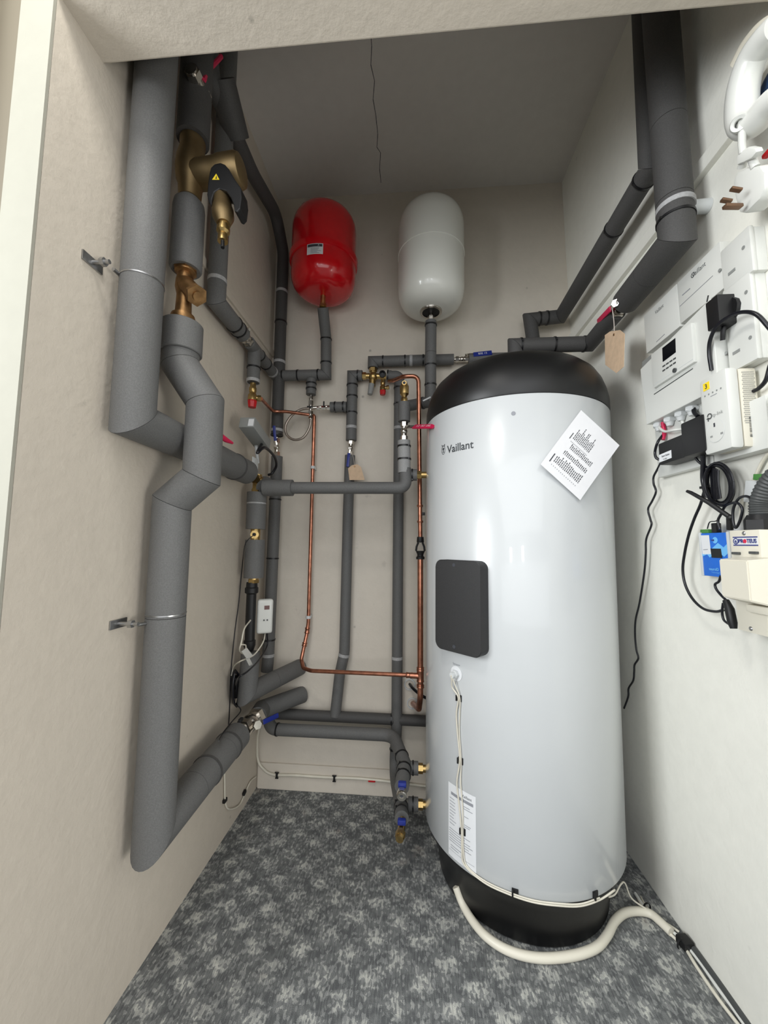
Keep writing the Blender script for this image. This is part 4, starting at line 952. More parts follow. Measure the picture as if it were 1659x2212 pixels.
# two slim control modules
of_ = .03; yA0, yA1, yB1 = wy(1390, 682, of_), wy(1462, 614, of_), wy(1555, 530, of_); zT = wz(1462, 612, of_)
bxA = thing('control_module', 'flat white control module nearest the cylinder, above the display controller', 'control box', W(1425, 700, 0))
obj('case', WB(yA1+.001, yA0, wz(1394, 766, of_), zT, of_, of_, .003), 'plastic', bxA)
bxB = thing('control_module', 'flat white control module with maker name, between the first module and the socket plates', 'control box', W(1505, 640, 0))
obj('case', WB(yB1, yA1-.001, wz(1466, 703, of_), zT, of_, of_, .003), 'plastic', bxB)
wtext('Vaillant', .0165, 'navy', bxB, (1509, 583), of_, 'logo_lettering', xs=.9)
g = G(); c0_ = W(1497, 594, of_); g.lathe([(.0045, .0006), (.006, .0006)], c0_, V((-1, 0, 0)), 20); obj('logo_emblem', g, 'navy', bxB)
wtext('eRELAX', .009, 'ink_l', bxB, (1483, 628), of_) if False else wquad('small_print', 'ink_l', bxB, [(1474, 637), (1491, 622), (1491, 624), (1474, 639)], of_)
wquad('flap_line', 'ink_l', bxB, [(1469, 661), (1540, 595), (1540, 596.2), (1469, 662.2)], of_)
wtext('Vaillant', .0145, 'navy', bxA, (1424, 668), of_, 'logo_lettering', xs=.85)
wquad('small_print', 'ink_l', bxA, [(1418, 738), (1436, 721), (1436, 722.5), (1418, 739.5)], of_)
# display controller
oc = .052; ct = thing('system_controller', 'wide white heating controller with small dark screen and keys on the right wall', 'controller', W(1450, 905, 0))
yc0 = wy(1383, 800, oc); yc1 = wy(1548, 800, oc); zc0 = wz(1398, 917, oc); zc1 = wz(1384, 797, oc)
g = G(); n = 12; g2 = bmesh.new(); A = []
prof = [(yc1, zc0), (yc1, zc1+.036), (yc0, zc1)]+[(yc0-.010*math.sin(PI/2*k/n)**2, zc1+(zc0-zc1)*k/n) for k in range(1, n+1)]
g.prism([V((.737-.026*z-oc, y, z)) for y, z in prof], (oc, 0, 0), .002); obj('case', g, 'plastic', ct, sm=False)
obj('upper_housing', WB(yc1+.01, yc0+.004, zc1-.012, zc1+.024, oc-.008, oc-.01, .002), 'greyp', ct)
om = .06; dm = obj('display_module', WB(wy(1496, 745, om), wy(1408, 800, om), wz(1409, 842, om)+.002, wz(1408, 764, om), om, .02, .003), 'plastic', ct)
wquad('lcd_screen', 'screen', dm, [(1431, 752), (1459, 730), (1460, 761), (1432, 782)], om)
for r_ in range(2):
    for k in range(4):
        x = 1434.5+7.6*k; y = 790+9.5*r_-(x-1434)*.68; wquad('key', 'dgrey', dm, [(x-2.8, y+1.0), (x+2.8, y-2.7), (x+2.8, y+.4), (x-2.8, y+4)], om, .001)
kn = W(1459, 800, om); obj('knob', G().cyl(kn, kn-V((.004, 0, 0)), .0055, seg=20), 'dgrey', dm)
wquad('groove', 'dgrey', ct, [(1413, 851), (1497, 795), (1497, 797), (1413, 853)], oc)
wquad('flap_line', 'plastic_g', ct, [(1411, 832), (1497, 775), (1497, 776), (1411, 833)], om, .0003)
for i, (x, y) in enumerate(((1423, 912), (1446, 898), (1470, 884), (1494, 869))):
    p = W(x, y, .03); p.z = zc0-.001
    obj('cable_gland', G().cyl(p+V((0, 0, .004)), p-V((0, 0, .012)), .0125, seg=16).hexn(p-V((0, 0, .002)), p-V((0, 0, .01)), .015).cyl(p-V((0, 0, .012)), p-V((0, 0, .022)), .0105, .007, 14), 'plastic_g', ct)
cable('short white cable looping under the display controller', [W(1424, 905, .03), W(1424, 922, .034), W(1436, 932, .04), W(1456, 929, .045), W(1476, 925, .03), W(1472, 905, .03)], .0035, 'plastic')
cable('red wire peeking out below the display controller', [W(1432, 912, .03), W(1435, 935, .03), W(1432, 950, .035)], .005, 'red_h')
# glossy socket boxes on the right
op = .032
def plate(label, pxs, screws, slot, off=op):
    y0, y1 = wy(*pxs[1], off), wy(*pxs[0], off); z0, z1 = wz(*pxs[2], off), wz(*pxs[1], off)
    t = thing('blank_plate_box', label, 'socket box', W(*pxs[0], 0)); obj('back_box', WB(y0+.002, y1-.002, z0+.002, z1-.002, off-.009, off-.009, .003, 3), 'plastic', t)
    obj('face_plate', WB(y0, y1, z0, z1, off, .01, .004, 3), 'plastic', t)
    for s in screws: p = W(*s, off); obj('screw', G().cyl(p+V((.001, 0, 0)), p-V((.0008, 0, 0)), .0038, seg=14), 'greyp', t); 
    if slot: p = W(*slot, off); obj('fuse_slot', G().box(p, (.002, .018, .006)), 'greyp', t)
    return t, y0, y1, z0, z1
plate('glossy white blank plate box, topmost of the pair beside the black power block', [(1556, 560), (1617, 485), (1622, 588)], [(1606, 535), (1554.5, 584)], (1581, 587))
plate('glossy white fused outlet box just above the powerline adapter', [(1560, 640), (1618, 582), (1620, 783)], [(1612, 631), (1621, 729), (1568, 763)], (1591, 760))
# black power block plugged in
ob = .066; t = thing('power_block', 'black power block plugged into the glossy white box above the adapter', 'power supply', W(1545, 700, .03))
yb0, yb1 = wy(1551, 660, ob), wy(1525, 680, ob)
obj('block_body', WB(yb0, yb1, wz(1552, 700, ob), wz(1551, 633, ob), ob, .038, .003), 'black', t)
p = V((W(1551, 665, ob).x+.03, (yb0+yb1)/2-.006, wz(1551, 665, ob))); obj('plug', G().cyl(p, p+V((.03, -.004, 0)), .024, seg=12), 'black', t)
obj('plug_cord', G().sweep(smooth([W(1566, 698, .045), W(1562, 715, .05), W(1561, 735, .048)]), .0045, 8), 'black', t)
tag(obj('wire_end', G().sweep([W(1527, 652, .066), W(1530, 638, .066)], .0015, 6), 'black'), 'short bare wire end standing on the black power block', 'wire')
cable('dark cable arching from the powerline adapter up and out to the right', [W(1537, 800, .055), W(1532, 765, .058), W(1534, 735, .062), W(1548, 705, .066), W(1575, 684, .06), W(1605, 674, .055), W(1635, 680, .05), W(1665, 712, .04)], .0038, 'cable_k')
cable('black cable hanging behind the right edge of the powerline adapter', [W(1700, 740, .02), W(1668, 780, .02), W(1655, 820, .02), W(1640, 838, .02), W(1628, 845, .02)], .004, 'cable_k')
# powerline adapter
oa = .071; ya0, ya1 = .81, W(1513, 880, oa).y; za1, za0 = wz(1590, 778, oa), wz(1598, 962, oa)
pl = thing('powerline_adapter', 'white powerline adapter with yellow number 3 sticker and built-in socket', 'adapter', V((.66, .86, za0)))
cs = obj('case', WB(ya0, ya1, za0, za1, oa, .026, .008, 4), 'plastic', pl); obj('rear_case', WB(ya0+.0006, ya1-.002, za0+.002, za1-.002, oa-.0265, .034, .006, 3), 'cream', pl)
xa = lambda off, z: .737-.026*z-off
def arow(fy, fz): return V((xa(oa, za0+(za1-za0)*fz), ya1+(ya0-ya1)*fy, za0+(za1-za0)*fz))
st_ = quad('number_sticker', 'yellow', cs, [arow(a, b) for a, b in ((.18, .93), (.42, .93), (.42, .83), (.18, .83))], .0006)
text('3', .014, 'ink', st_, arow(.3, .877)-V((.0008, 0, 0)), UX, UY, bold=.0003)
for k in range(5): obj('status_light', G().cyl(arow(.22+.15*k, .765), arow(.22+.15*k, .765)-V((.0008, 0, 0)), .0018, seg=10), 'greyp', cs)
text('AV1300', .006, 'ink_l', cs, arow(.5, .725), UX, UY, 'small_print') if False else quad('small_print', 'ink_l', cs, [arow(a, b) for a, b in ((.42, .73), (.66, .73), (.66, .722), (.42, .722))], .0004)
text('tp-link', .011, 'greyp', cs, arow(.62, .475), UX, UY, 'logo_lettering')
g = G(); e0 = arow(.33, .475)-V((.0006, 0, 0)); ring = [e0+UX*(.0055*math.cos(a))+UY*(.0055*math.sin(a)+.001) for a in [math.radians(q) for q in range(-150, 181, 22)]]
g.sweep(ring, .0011, 6); g.sweep([e0+UX*-.0075-UY*.003, e0-UX*.0008-UY*.003], .0011, 6); g.sweep([e0-UX*.0045-UY*.001, e0-UX*.0045-UY*.009], .0011, 6); obj('logo_emblem', g, 'dgrey', cs)
def hole(fy, fz, w_, h_, m='ink'): return quad('socket_hole', m, cs, [arow(fy, fz)+UX*a+UY*b for a, b in ((-w_, -h_), (w_, -h_), (w_, h_), (-w_, h_))], .0004)
hole(.47, .35, .002, .0042); hole(.33, .215, .0032, .002, 'greyp'); hole(.71, .215, .0032, .002, 'greyp')
obj('socket_ring', G().lathe([(.0235, .0003), (.0239, .0006), (.0243, .0003)], arow(.5, .27), (-1, 0, 0), 40), 'plastic_g', cs)
g = G()
for i in range(9):
    for j in range(26):
        x = xa(oa, za0)+.0285+.0026*i+(.0013 if j % 2 else 0); z = za1-.012-.0042*j
        if x < xa(oa, za0)+.056: q = [V((x-.0007, ya0-.0003+.001, z-.0012)), V((x+.0007, ya0+.0007, z-.0012)), V((x+.0007, ya0+.0007, z+.0012)), V((x-.0007, ya0+.0007, z+.0012))]; q = [V((p.x, ya0+.0001, p.z)) for p in q]; g.b.faces.new([g.b.verts.new(p) for p in q])
vt_ = obj('vent_slots', g, 'greyp', pl, sm=False); vt_['kind'] = 'stuff'
g = G(); rnd = random.Random(2)
for k in range(16):
    z = za0+.022+.0026*k; h_ = rnd.uniform(.0006, .0018); x0 = xa(oa, za0)+.036
    g.b.faces.new([g.b.verts.new(V(p)) for p in ((x0, ya0+.0001, z), (x0+.007, ya0+.0001, z), (x0+.007, ya0+.0001, z+h_), (x0, ya0+.0001, z+h_))])
for k in range(3):
    x0 = xa(oa, za0)+.046+.004*k; g.b.faces.new([g.b.verts.new(V(p)) for p in ((x0, ya0+.0001, za0+.022), (x0+.0012, ya0+.0001, za0+.022), (x0+.0012, ya0+.0001, za0+.055), (x0, ya0+.0001, za0+.055))])
br_ = obj('barcode', g, 'dgrey', pl, sm=False); br_['kind'] = 'stuff'
# socket boxes behind
os_ = .03
sb = thing('socket_box', 'white double socket box behind the black charger below the controller', 'socket box', W(1480, 990, 0))
obj('back_box', WB(wy(1536, 940, .022), wy(1415, 940, .022), wz(1530, 1003, .022), wz(1418, 912, .022), .022, .022, .003), 'plastic', sb)
sb = thing('socket_box', 'white double socket box behind and below the powerline adapter', 'socket box', W(1590, 980, 0))
obj('back_box', WB(.775, wy(1536, 940, .03)-.002, wz(1540, 1000, .03), wz(1540, 900, .03), .03, .03, .003), 'plastic', sb)
sb = thing('socket_box', 'white glossy box at the right edge beside the powerline adapter', 'socket box', W(1650, 960, 0))
obj('back_box', WB(.68, .768, wz(1645, 965, .035), wz(1645, 862, .035), .035, .035, .005, 3), 'plastic', sb)
# black chargers
ch = thing('charger', 'long black charger with a white printed label, below the display controller', 'power supply', W(1450, 1000, .03))
o1 = .068; obj('charger_body', WB(wy(1522, 960, o1), wy(1421, 960, o1), wz(1426, 1005, o1), wz(1421, 960, o1)+.001, o1, .042, .004), 'black', ch)
o2 = .08; yk0, yk1 = wy(1515, 940, o2), wy(1489, 940, o2)
obj('plug_body', WB(wy(1522, 940, o2-.006), wy(1470, 930, o2-.006), wz(1475, 985, o2-.006)-.004, wz(1470, 915, o2-.006), o2-.006, .05, .005, 3), 'black', ch)
ll = wquad('printed_label', 'label_w', ch, [(1424, 983), (1450, 972), (1451, 989), (1425, 999)], o1)
lc = W(1437.5, 983.5, o1+.0012)
text('Smart Station', .0062, 'ink', ll, lc, UX, UY, xs=.9, bold=.0001); text('Loader', .0056, 'ink', ll, lc-UY*.008-UX*.002, UX, UY)
cable('black lead bulging round the left end of the black charger', [W(1433, 938, .03), W(1421, 955, .05), W(1415, 975, .05), W(1417, 988, .05), W(1424, 993, .045)], .0035, 'cable_k')
cable('black lead under the controller beside the black charger', [W(1497, 873, .03), W(1500, 890, .035), W(1508, 900, .04)], .005, 'cable_k')
# long black cable down to behind the cylinder
cable('long wavy black cable hanging from the black charger down behind the cylinder', [W(x, y, .022) for x, y in ((1427, 1000), (1420, 1014), (1412, 1030), (1412, 1045), (1417, 1062), (1409, 1082), (1400, 1100), (1405, 1122), (1407, 1135), (1396, 1165), (1395, 1195), (1392, 1235), (1382, 1300), (1373, 1340), (1372, 1375), (1375, 1405), (1379, 1422), (1371, 1436), (1370, 1450), (1368, 1470), (1358, 1487), (1357, 1505), (1348, 1530))], .0028, 'cable_k', n=6)
# coil of cable, bundle, tie
cl2 = thing('cable_coil', 'coiled black cable bound with ties below the black charger', 'cable coil', W(1552, 1095, .03))
g = G(); rnd = random.Random(4)
for k in range(7):
    cx, cy = 1553+rnd.uniform(-2, 2), 1047+rnd.uniform(-2, 2); a_, b_ = 27+rnd.uniform(-6, 5), 44+rnd.uniform(-5, 3); o_ = .018+.005*k; tl = -.15+rnd.uniform(-.08, .08)
    g.sweep([W(cx+a_*math.cos(t)*math.cos(tl)-b_*math.sin(t)*math.sin(tl), cy+a_*math.cos(t)*math.sin(tl)+b_*math.sin(t)*math.cos(tl), o_) for t in [2*PI*j/30 for j in range(31)]], .0026, 8)
obj('coil', g, 'cable_k', cl2)
g = G()
for k in range(6): g.sweep(smooth([W(1536+k*3, 1006+k*2, .03+.004*k), W(1538+k*2.6+rnd.uniform(-2, 2), 1040, .032+.004*k), W(1540+k*3.2, 1082-k, .03+.004*k)]), .0028, 8)
obj('folded_strands', g, 'cable_k', cl2)
obj('cable_tie', G().box(W(1522, 1052, .036), (.006, .026, .006), bev=.001), 'black', cl2)
cable('black twin leads dropping from the black charger into the coil', [W(1518, 975, .045), W(1519, 1000, .04), W(1518, 1030, .036), W(1521, 1050, .035), W(1527, 1075, .035)], .005, 'cable_k')
cable('thin black lead from the charger foot joining the coil', [W(1496, 974, .045), W(1506, 994, .04), W(1518, 1004, .035), W(1528, 1010, .034)], .0028, 'cable_k')
cable('black cable sweeping in a big bow from the coil under the blue device', [W(x, y, .035) for x, y in ((1521, 1062), (1513, 1090), (1500, 1120), (1488, 1155), (1479, 1195), (1475, 1230), (1480, 1262), (1495, 1292), (1518, 1314), (1545, 1321), (1562, 1318))], .0031, 'cable_k')
# aerial
ae = thing('aerial', 'black stick aerial slanting up to the left above the blue device', 'aerial', W(1576, 1138, .04))
obj('rod', G().sweep([W(1484, 1061, .075), W(1492, 1064, .073), W(1530, 1085, .062), W(1578, 1118, .045)], [.0032, .004, .0048, .0048], 14), 'black', ae)
obj('swivel_base', G().cyl(W(1576, 1113, .045), W(1577, 1144, .04), .006, seg=14).ball(W(1578, 1118, .045), .0065), 'black', ae)
# loops above the device
cable('thin black lead curling over the blue device to the cream box gland', [W(x, y, .045) for x, y in ((1555, 1143), (1551, 1125), (1558, 1110), (1568, 1092), (1590, 1086), (1603, 1098), (1600, 1120), (1590, 1140), (1584, 1128), (1584, 1100), (1595, 1078), (1612, 1072), (1626, 1082), (1633, 1110))], .0026, 'cable_k')
cable('thin black wire from the green terminal over to the lead on the blue device', [W(1528, 1142, .035), W(1533, 1128, .037), W(1545, 1126, .04), W(1552, 1122, .043)], .0012, 'cable_k')
cable('pair of pale wires rising behind the black gland', [W(1690, 975, .01), W(1655, 985, .01), W(1622, 1050, .008), W(1604, 1080, .008), W(1600, 1120, .008)], .003, 'cable_w')
# blue controller device
od = .034; bd = thing('blue_controller', 'slim blue gateway device in an aluminium rail case beside the cream box', 'controller', W(1540, 1245, 0))
yd1, yd0 = wy(1511, 1195, od), wy(1577, 1190, od); zd1, zd0 = wz(1512, 1152, od), wz(1520, 1243, od)
obj('case', WB(yd0+.004, yd1-.004, zd0, zd1, od-.002, od-.004, .001), 'devblue', bd)
obj('rail', WB(yd1-.007, yd1, zd0-.001, zd1+.002, od, od-.002, .002), 'plastic_g', bd); obj('rail', WB(yd0, yd0+.008, zd0-.001, zd1+.002, od, od-.002, .002), 'plastic_g', bd)
fd = lambda u, v, o=0: V((.737-.026*(zd1+(zd0-zd1)*v)-(od-.002)-o, (yd1-.007)+((yd0+.008)-(yd1-.007))*u, zd1+(zd0-zd1)*v))
fq = lambda nm, m, uvs, o=.0002, t=.0005: quad(nm, m, bd, [fd(u, v, o) for u, v in uvs], t)
fq('pale_mountain_print', 'devsky', ((.37, .38), (.66, .23), (.86, .33), (1, .25), (1, .46), (.86, .54), (.6, .42)))
fq('pale_mountain_print', 'devsky', ((0, .48), (0, .55), (.2, .5), (.3, .57), (.44, .5), (.4, .44)))
fq('white_sticker', 'label_w', ((0, .05), (.34, .05), (.36, .49), (.02, .5)), .0004)
fq('small_print', 'ink_l', ((.06, .385), (.25, .375), (.25, .39), (.06, .4)), .001, .0002)
fq('screen', 'screen', ((.36, .36), (.76, .36), (.78, .57), (.38, .57)), .0006)
obj('round_logo', G().lathe([(0, .0008), (.0072, .0008), (.0072, 0)], fd(.56, .17), (-1, 0, 0), 24), 'devsky', bd)
obj('logo_mark', G().lathe([(0, .001), (.0024, .001), (.0024, 0)], fd(.5, .17, .0002), (-1, 0, 0), 14).box(fd(.44, .17, .0008), (.0006, .005, .0022)), 'logo_b', bd)
text('neuroID', .0085, 'devsky', bd, fd(.42, .835, .0004), UX, UY, 'lettering', bold=.0002); text('TechnologyStore.it', .0048, 'devsky', bd, fd(.56, .905, .0004), UX, UY, 'lettering')
obj('terminal', WB(wy(1535, 1146, .025), wy(1517, 1146, .025), zd1, zd1+.009, .03, .014, .001), 'pcb', bd)
obj('plug', WB(wy(1556, 1140, .025), wy(1545, 1140, .025), zd1, zd1+.022, .034, .012, .002), 'black', bd)
# cream metal box
ox = .07; yx1, yx0 = wy(1580, 1200, ox), wy(1645, 1200, ox); zx1, zx0 = wz(1581, 1146, ox), wz(1592, 1359, ox)
px_ = thing('junction_box', 'cream enclosure box with a projecting hinged cover and blue lettered badge', 'enclosure', W(1610, 1365, .03))
bx = obj('enclosure_case', WB(yx0, yx1, zx0, zx1, ox, ox-.004, .002), 'cream', px_)
for (x, y) in ((1607, 1152), (1622, 1358)): p = W(x, y, ox); obj('screw', G().lathe([(0, .0025), (.002, .0022), (.004, .0006), (.0042, 0)], p, (-1, 0, 0), 16), 'steel', px_)
bc_ = W(1610, 1169, ox+.0002)
bdg = quad('name_badge', 'label_w', px_, [bc_+UX*a+UY*b for a, b in ((-.028, -.009), (.028, -.009), (.028, .009), (-.028, .009))], .0004)
obj('badge_bar', G().box(bc_+UY*.0078-V((.0006, 0, 0)), (.0004, .056, .0022)), 'logo_b', bdg); obj('badge_bar', G().box(bc_-UY*.0078-V((.0006, 0, 0)), (.0004, .056, .0022)), 'logo_b', bdg)
obj('badge_ring', G().lathe([(.0045, .0008), (.0064, .0008)], bc_-UX*.0215, (-1, 0, 0), 24), 'logo_b', bdg); text('e', .011, 'logo_b', bdg, bc_-UX*.0215-V((.0008, 0, 0)), UX, UY, bold=.0003)
text('PR', .0105, 'logo_b', bdg, bc_-UX*.0095-V((.0008, 0, 0)), UX, UY, bold=.0004); text('TEUS', .0105, 'logo_b', bdg, bc_+UX*.0148-V((.0008, 0, 0)), UX, UY, bold=.0004, xs=.9)
obj('badge_dot', G().lathe([(0, .0008), (.004, .0008), (.004, 0)], bc_-UX*.0006, (-1, 0, 0), 20), 'logo_r', bdg)
# projecting cover
yl1, yl0 = wy(1556, 1250, ox+.045), wy(1617, 1250, ox+.045); zl_1, zl_0 = wz(1557, 1208, ox+.045), wz(1561, 1289, ox+.045)
yb_ = (yl0-.002, yl1+.004)
F = [V((.737-.026*z-(ox+.045), y, z)) for y, z in ((yl0, zl_0), (yl1, zl_0), (yl1, zl_1), (yl0, zl_1))]
Bk = [V((.737-.026*z-ox+.004, y, z)) for y, z in ((yl0-.006, zl_0-.012), (yl1+.003, zl_0-.012), (yl1+.003, zl_1+.006), (yl0-.006, zl_1+.006))]
g = G(); fa = [g.b.verts.new(p) for p in F]; ba = [g.b.verts.new(p) for p in Bk]; g.b.faces.new(fa); g.b.faces.new(ba[::-1])
for i in range(4): g.b.faces.new((fa[i], fa[(i+1) % 4], ba[(i+1) % 4], ba[i]))
bmesh.ops.recalc_face_normals(g.b, faces=g.b.faces); bmesh.ops.bevel(g.b, geom=list(g.b.edges), offset=.002, segments=2, affect='EDGES')
cvx = obj('hinged_cover', g, 'cream', px_, sm=False)
obj('cover_lip', WB(yl0-.008, yl1-.01, zl_0-.026, zl_0-.011, ox+.012, .016, .004, 3), 'cream', cvx)
for (x, y) in ((1590, 1195), (1628, 1194)): obj('hinge', G().box(W(x, y, ox+.003), (.006, .016, .005), bev=.001), 'dgrey', cvx)
# glands and thick hoses
gz = zx1; gy = wy(1637, 1130, .04)
gp = V((.737-.026*gz-.036, gy, gz)); gl = thing('cable_gland', 'big black hexagonal gland and corrugated hose on top of the cream box', 'gland', gp)
obj('gland_nut', G().hexn(gp, gp+V((0, 0, .02)), .026).cyl(gp+V((0, 0, .02)), gp+V((0, 0, .03)), .024, .019), 'black', gl)
hs = smooth([gp+V((0, 0, .025)), gp+V((0, -.004, .06)), gp+V((.004, -.03, .1)), gp+V((.01, -.08, .13))], 14)
obj('hose', G().sweep(hs, [.015+.0018*(i % 2) for i in range(len(hs))], 16), 'dgrey', gl)
gp2 = V((.737-.026*zx0-.036, yx0+.008, zx0)); gl = thing('cable_gland', 'black round gland under the cream box at the photo edge', 'gland', gp2-V((0, 0, .05)))
obj('gland_nut', G().lathe([(.02, 0), (.022, -.004), (.022, -.018), (.017, -.026), (.017, -.03), (.012, -.036), (0, -.036)], gp2, (0, 0, 1), 20), 'black', gl)
obj('cord', G().cyl(gp2-V((0, 0, .03)), gp2-V((0, 0, .07)), .008), 'black', gl)
tp_ = thing('terminal_block', 'green screw terminal block at the right edge above the black gland', 'terminal', W(1650, 1035, .02))
obj('block_body', G().box(W(1652, 1030, .02), (.014, .036, .012), Matrix.Rotation(.15, 3, 'X'), .001), 'pcb', tp_)
for k in range(4): obj('clamp_hole', G().box(W(1642+k*5, 1034.5-k*1.2, .0275), (.001, .0035, .004)), 'ink', tp_)
tag(obj('clear_housing', G().box(W(1632, 1062, .012), (.02, .03, .045), Matrix.Rotation(.2, 3, 'X'), .002), 'plastic_g'), 'pale housing behind the black corrugated hose', 'housing')
# black capsule with short loops
cpz = thing('usb_dongle', 'black plug capsule hanging by a short loop at the left of the cream box', 'plug', W(1583, 1362, .05))
obj('capsule', G().sweep([W(1568, 1297, .05), W(1576, 1316, .052), W(1582, 1345, .052), W(1585, 1358, .052)], [.006, .0085, .0085, .006], 12), 'black', cpz)
cable('short black loop rising to the underside of the blue device', [W(x, y, .04) for x, y in ((1568, 1296), (1556, 1284), (1547, 1272), (1545, 1262), (1553, 1256), (1557, 1244))], .0026, 'cable_k')
cable('small black loop beside the hanging capsule', [W(x, y, .046) for x, y in ((1562, 1303), (1560, 1322), (1563, 1338), (1571, 1346), (1580, 1350))], .0024, 'cable_k')
# hanging plug and white handled housing, top right
ow = .062
pg = thing('mains_plug', 'white three pin plug hanging pins outward below the white handle', 'plug', W(1610, 460, .05))
body = [(1590, 372), (1612, 362), (1640, 358), (1650, 372), (1651, 405), (1640, 430), (1608, 462), (1596, 460), (1587, 430), (1582, 395)]
g = G(); g.prism([W(x, y, .07) for x, y in body], V((.034, -.004, 0)), .006); obj('plug_body', g, 'plastic', pg)
fcp = [W(x, y, .08) for x, y in ((1590, 392), (1610, 384), (1612, 455), (1594, 462))]; 
for nm, a, b, r_ in (('pin', (1594, 407), (1583, 405), .006), ('pin', (1573, 431), (1562, 433), .006)):
    pa1 = W(a[0]+8, a[1]-2, .09); pb1 = W(a[0]-16, a[1]+7, .108)
    pin = obj('pin', G().box((pa1+pb1)/2, ((pb1-pa1).length, .008, .005), Matrix.Rotation(.25, 3, 'Y'), .001), 'pin', pg)
pin = obj('earth_pin', G().box(W(1583, 446, .1), (.036, .010, .006), Matrix.Rotation(-.12, 3, 'Y') @ Matrix.Rotation(.2, 3, 'Z'), .001), 'pin', pg)
hd = thing('cable_tidy', 'white curved plastic handle housing with a dark blue inside, hung at the top right', 'appliance', W(1610, 300, .05))
arc = [W(x, y, ow) for x, y in ((1680, 55), (1652, 85), (1625, 125), (1608, 175), (1602, 225), (1606, 262), (1630, 262), (1665, 225), (1690, 205))]
hp_ = smooth(arc, 8); n_h = len(hp_)
obj('handle', G().sweep(hp_, [.022+.004*math.sin(PI*i/n_h) for i in range(n_h)], 20), 'plastic', hd)
obj('rear_shell', G().sweep(smooth([W(1690, 45, .04), W(1648, 68, .04), W(1620, 100, .04), W(1598, 140, .04)], 6), .018, 14), 'cream', hd)
rc_ = W(1597, 268, .085); obj('cord_grommet', G().lathe([(.006, -.01), (.013, -.01), (.014, .006), (.012, .01), (.007, .008), (.006, 0)], rc_, V((-.6, -.6, -.5)), 24), 'plastic', hd)
obj('inner_panel', G().ball(W(1668, 185, .022), .03, (.25, 1, 1.1)), 'bluecloth', hd)
cg = cable('white cord with knobbly sleeve between the handle and the plug', [W(1602, 258, .082), W(1603, 290, .08), W(1603, 312, .078), W(1605, 330, .075)], .0062, 'plastic', 'cord', 'cord')
cs2 = thing('cord_clip', 'white leaf-shaped cord clip just above the hanging plug', 'clip', W(1610, 340, .07))
obj('clip_body', G().prism([W(x, y, .08) for x, y in ((1590, 357), (1591, 336), (1602, 325), (1616, 317), (1630, 320), (1634, 328), (1622, 342), (1606, 350))], V((.012, -.002, 0)), .003), 'plastic', cs2)
obj('cord_stub', G().sweep([W(1606, 345, .07), W(1602, 362, .066)], .007, 10).sweep([W(1624, 340, .068), W(1632, 362, .064)], .007, 10), 'plastic', cs2)
rb_ = tag(obj('red_tab', G().box(W(1661, 329, .03), (.01, .02, .008), bev=.002), 'red_cap'), 'dark red tab at the right edge beside the hanging plug', 'tab')

# ================================================================ CABLES ON THE CYLINDER AND FLOOR
def KS(x, y, lift): return K(x, y, TR+lift)
w1 = [TP(ths, ps.z-.001, TR+.023), KS(976, 1470, .018), KS(977, 1485, .01), KS(990, 1507, .006), KS(986, 1540, .004), KS(988, 1580, .004), KS(993, 1642, .004), KS(987, 1690, .004), KS(992, 1740, .004), KS(997, 1795, .004), KS(998, 1835, .004), KS(1003, 1868, .004)]
w1b = [TP(ths, ps.z-.001, TR+.021), KS(983, 1480, .012), KS(993, 1507, .006), KS(993, 1540, .004), KS(992, 1580, .004), KS(996, 1642, .004), KS(995, 1690, .004), KS(999, 1740, .004), KS(1000, 1795, .004), KS(1001, 1835, .004), KS(1008, 1870, .004)]
tq = TH(K(1003, 1868)); te_ = TH(K(1340, 1870))
rim = [TP(tq+(1.02-tq)*k/9, Z0+.014-.012*min(1, k/2)+[0, 0, .004, .001, 0, -.004, -.002, .0, -.003, .0][k], TR+.005) for k in range(1, 10)]
rim = rim[:7]
t_tail = [P(1312, 1937, Y=1.19), P(1328, 1932, Y=1.2), P(1341, 1910, Y=1.22), P(1350, 1908, Y=1.235), P(1364, 1940, Y=1.24), P(1395, 1963, Z=.02)]
wc = cable('thin white sensor wire down the cylinder front and round its lower rim', w1+rim+t_tail, .0022, 'cable_w', n=6)
cable('second thin white wire running beside the sensor wire down the cylinder front', w1b+[p+V((0, 0, .005)) for p in rim[:6]], .0018, 'cable_w', n=6)
for i, (x, y, lab) in enumerate(((991, 1507, 'black stick-on wire clip just below the sensor on the cylinder'), (994, 1642, 'black stick-on wire clip half way down the sensor wire, above the rating sticker'), (999, 1794, 'black stick-on wire clip over the rating sticker'), (1110, 1922, 'black stick-on wire clip at the middle of the cylinder lower rim'), (1283, 1927, 'black stick-on wire clip at the right of the cylinder lower rim'))):
    p = K(x, min(y, 1935)); 
    if i > 2: p = TP(TH(p), Z0+.012)
    th_ = TH(p); rot = Matrix.Rotation(th_, 3, 'Z'); n3 = V((math.sin(th_), -math.cos(th_), 0)); tt = V((math.cos(th_), math.sin(th_), 0))
    t = thing('wire_clip', lab, 'clip', p); obj('adhesive_pad', G().box(p+n3*.0015+tt*.003, (.016, .003, .018), rot, .0006), 'black', t); obj('clip_arch', G().box(p+n3*.006-tt*.003, (.004, .006, .016), rot, .0008), 'black', t)
fz = .011
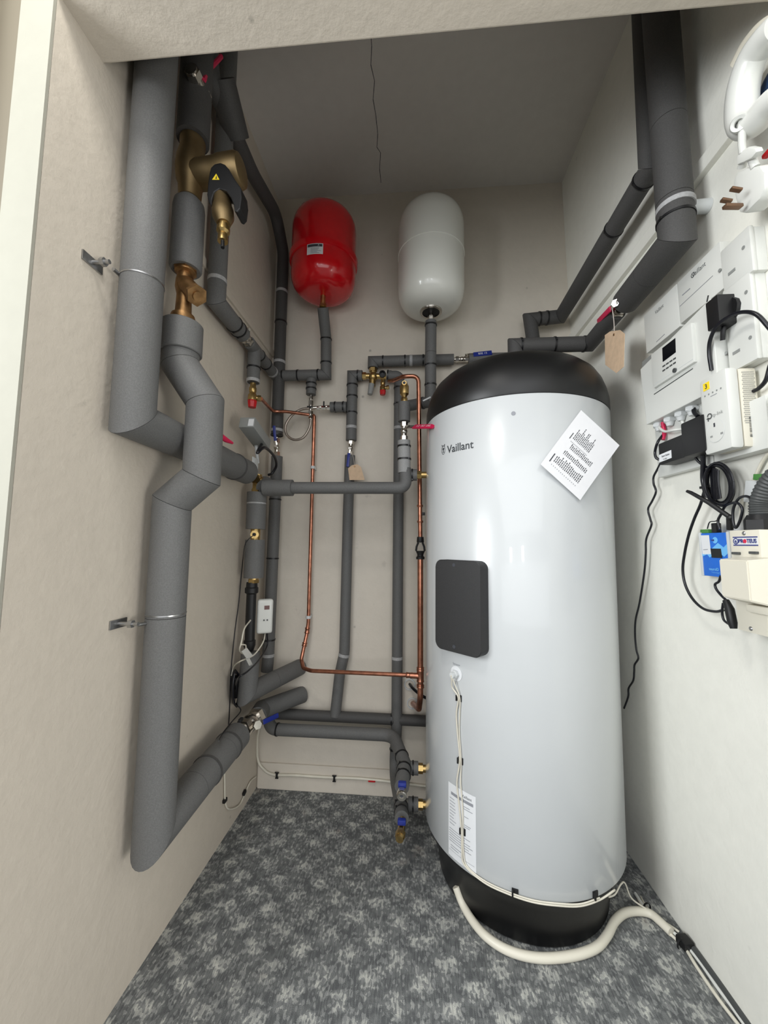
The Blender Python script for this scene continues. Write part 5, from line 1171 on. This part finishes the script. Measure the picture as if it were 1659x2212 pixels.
cable('thick cream flexible cable curving over the carpet in front of the black base', [P(985, 1915, Z=.05), P(998, 1950, Z=.02)]+[P(x, y, Z=fz) for x, y in ((1018, 1985), (1045, 2018), (1080, 2044), (1120, 2061), (1165, 2069), (1210, 2068), (1255, 2060), (1290, 2045), (1312, 2020), (1328, 1990), (1350, 1972), (1380, 1968), (1405, 1974), (1425, 1990))]+[P(1450, 2014, Z=fz)], .0108, 'cream', n=6, seg=14)
tray = [(1372, 1930), (1392, 1962), (1420, 1990), (1452, 2018), (1480, 2046), (1510, 2084), (1545, 2132), (1575, 2175), (1610, 2225), (1640, 2270)]
for i, (dx, r_, lab) in enumerate(((-2, .004, 'white cable nearest the room in the bundle along the foot of the right wall'), (6, .0045, 'bright white cable in the middle of the bundle at the foot of the right wall'), (13, .003, 'thin white cable nearest the wall in the bundle on the carpet'))):
    pts = [P(x+dx*(min(k, 3)/3)+[0, 0, 0, (-2, 1, 4)[i], 0, (-6, 0, 4)[i], (-9, -2, 5)[i], (-8, 0, 7)[i], (-4, 0, 7)[i], 0][k], y-(3 if i == 2 else 0), Z=r_+.001+(.0 if i < 2 else .006)) for k, (x, y) in enumerate(tray)]
    if i == 2: pts[0] = W(1368, 1905, .03)
    cable(lab, pts, r_, 'plastic' if i == 1 else 'cable_w', n=6)
cable('dark grey conduit along the foot of the right wall', [P(x, y, Z=.009) for x, y in ((1470, 2018), (1500, 2052), (1530, 2092), (1565, 2140), (1600, 2190), (1640, 2245), (1670, 2290))], .008, 'dgrey', 'conduit', 'conduit', n=4)
for i, (x, y) in enumerate(((1397, 1962), (1472, 2040))):
    p = P(x, y, Z=.008); d = (P(1480, 2046, Z=.008)-P(1392, 1962, Z=.008)).normalized()
    t = thing('cable_tie', ('black tie where the cream cable joins the floor bundle', 'black tie and base block on the floor bundle beside the conduit')[i], 'cable tie', p)
    obj('tie_strap', G().lathe([(.013, -.002), (.0145, -.002), (.0145, .002), (.013, .002)], p, d, 20), 'black', t)
    if i: obj('tie_base', G().box(P(1480, 2036, Z=.012), (.03, .03, .02), Matrix.Rotation(.2, 3, 'Z'), .004), 'black', t)

for o in bpy.data.objects:
    if '_o' in o: del o['_o']

for o in bpy.data.objects:
    if o.name.split('.')[0] in ('fine_print', 'print') : o['kind'] = 'stuff'
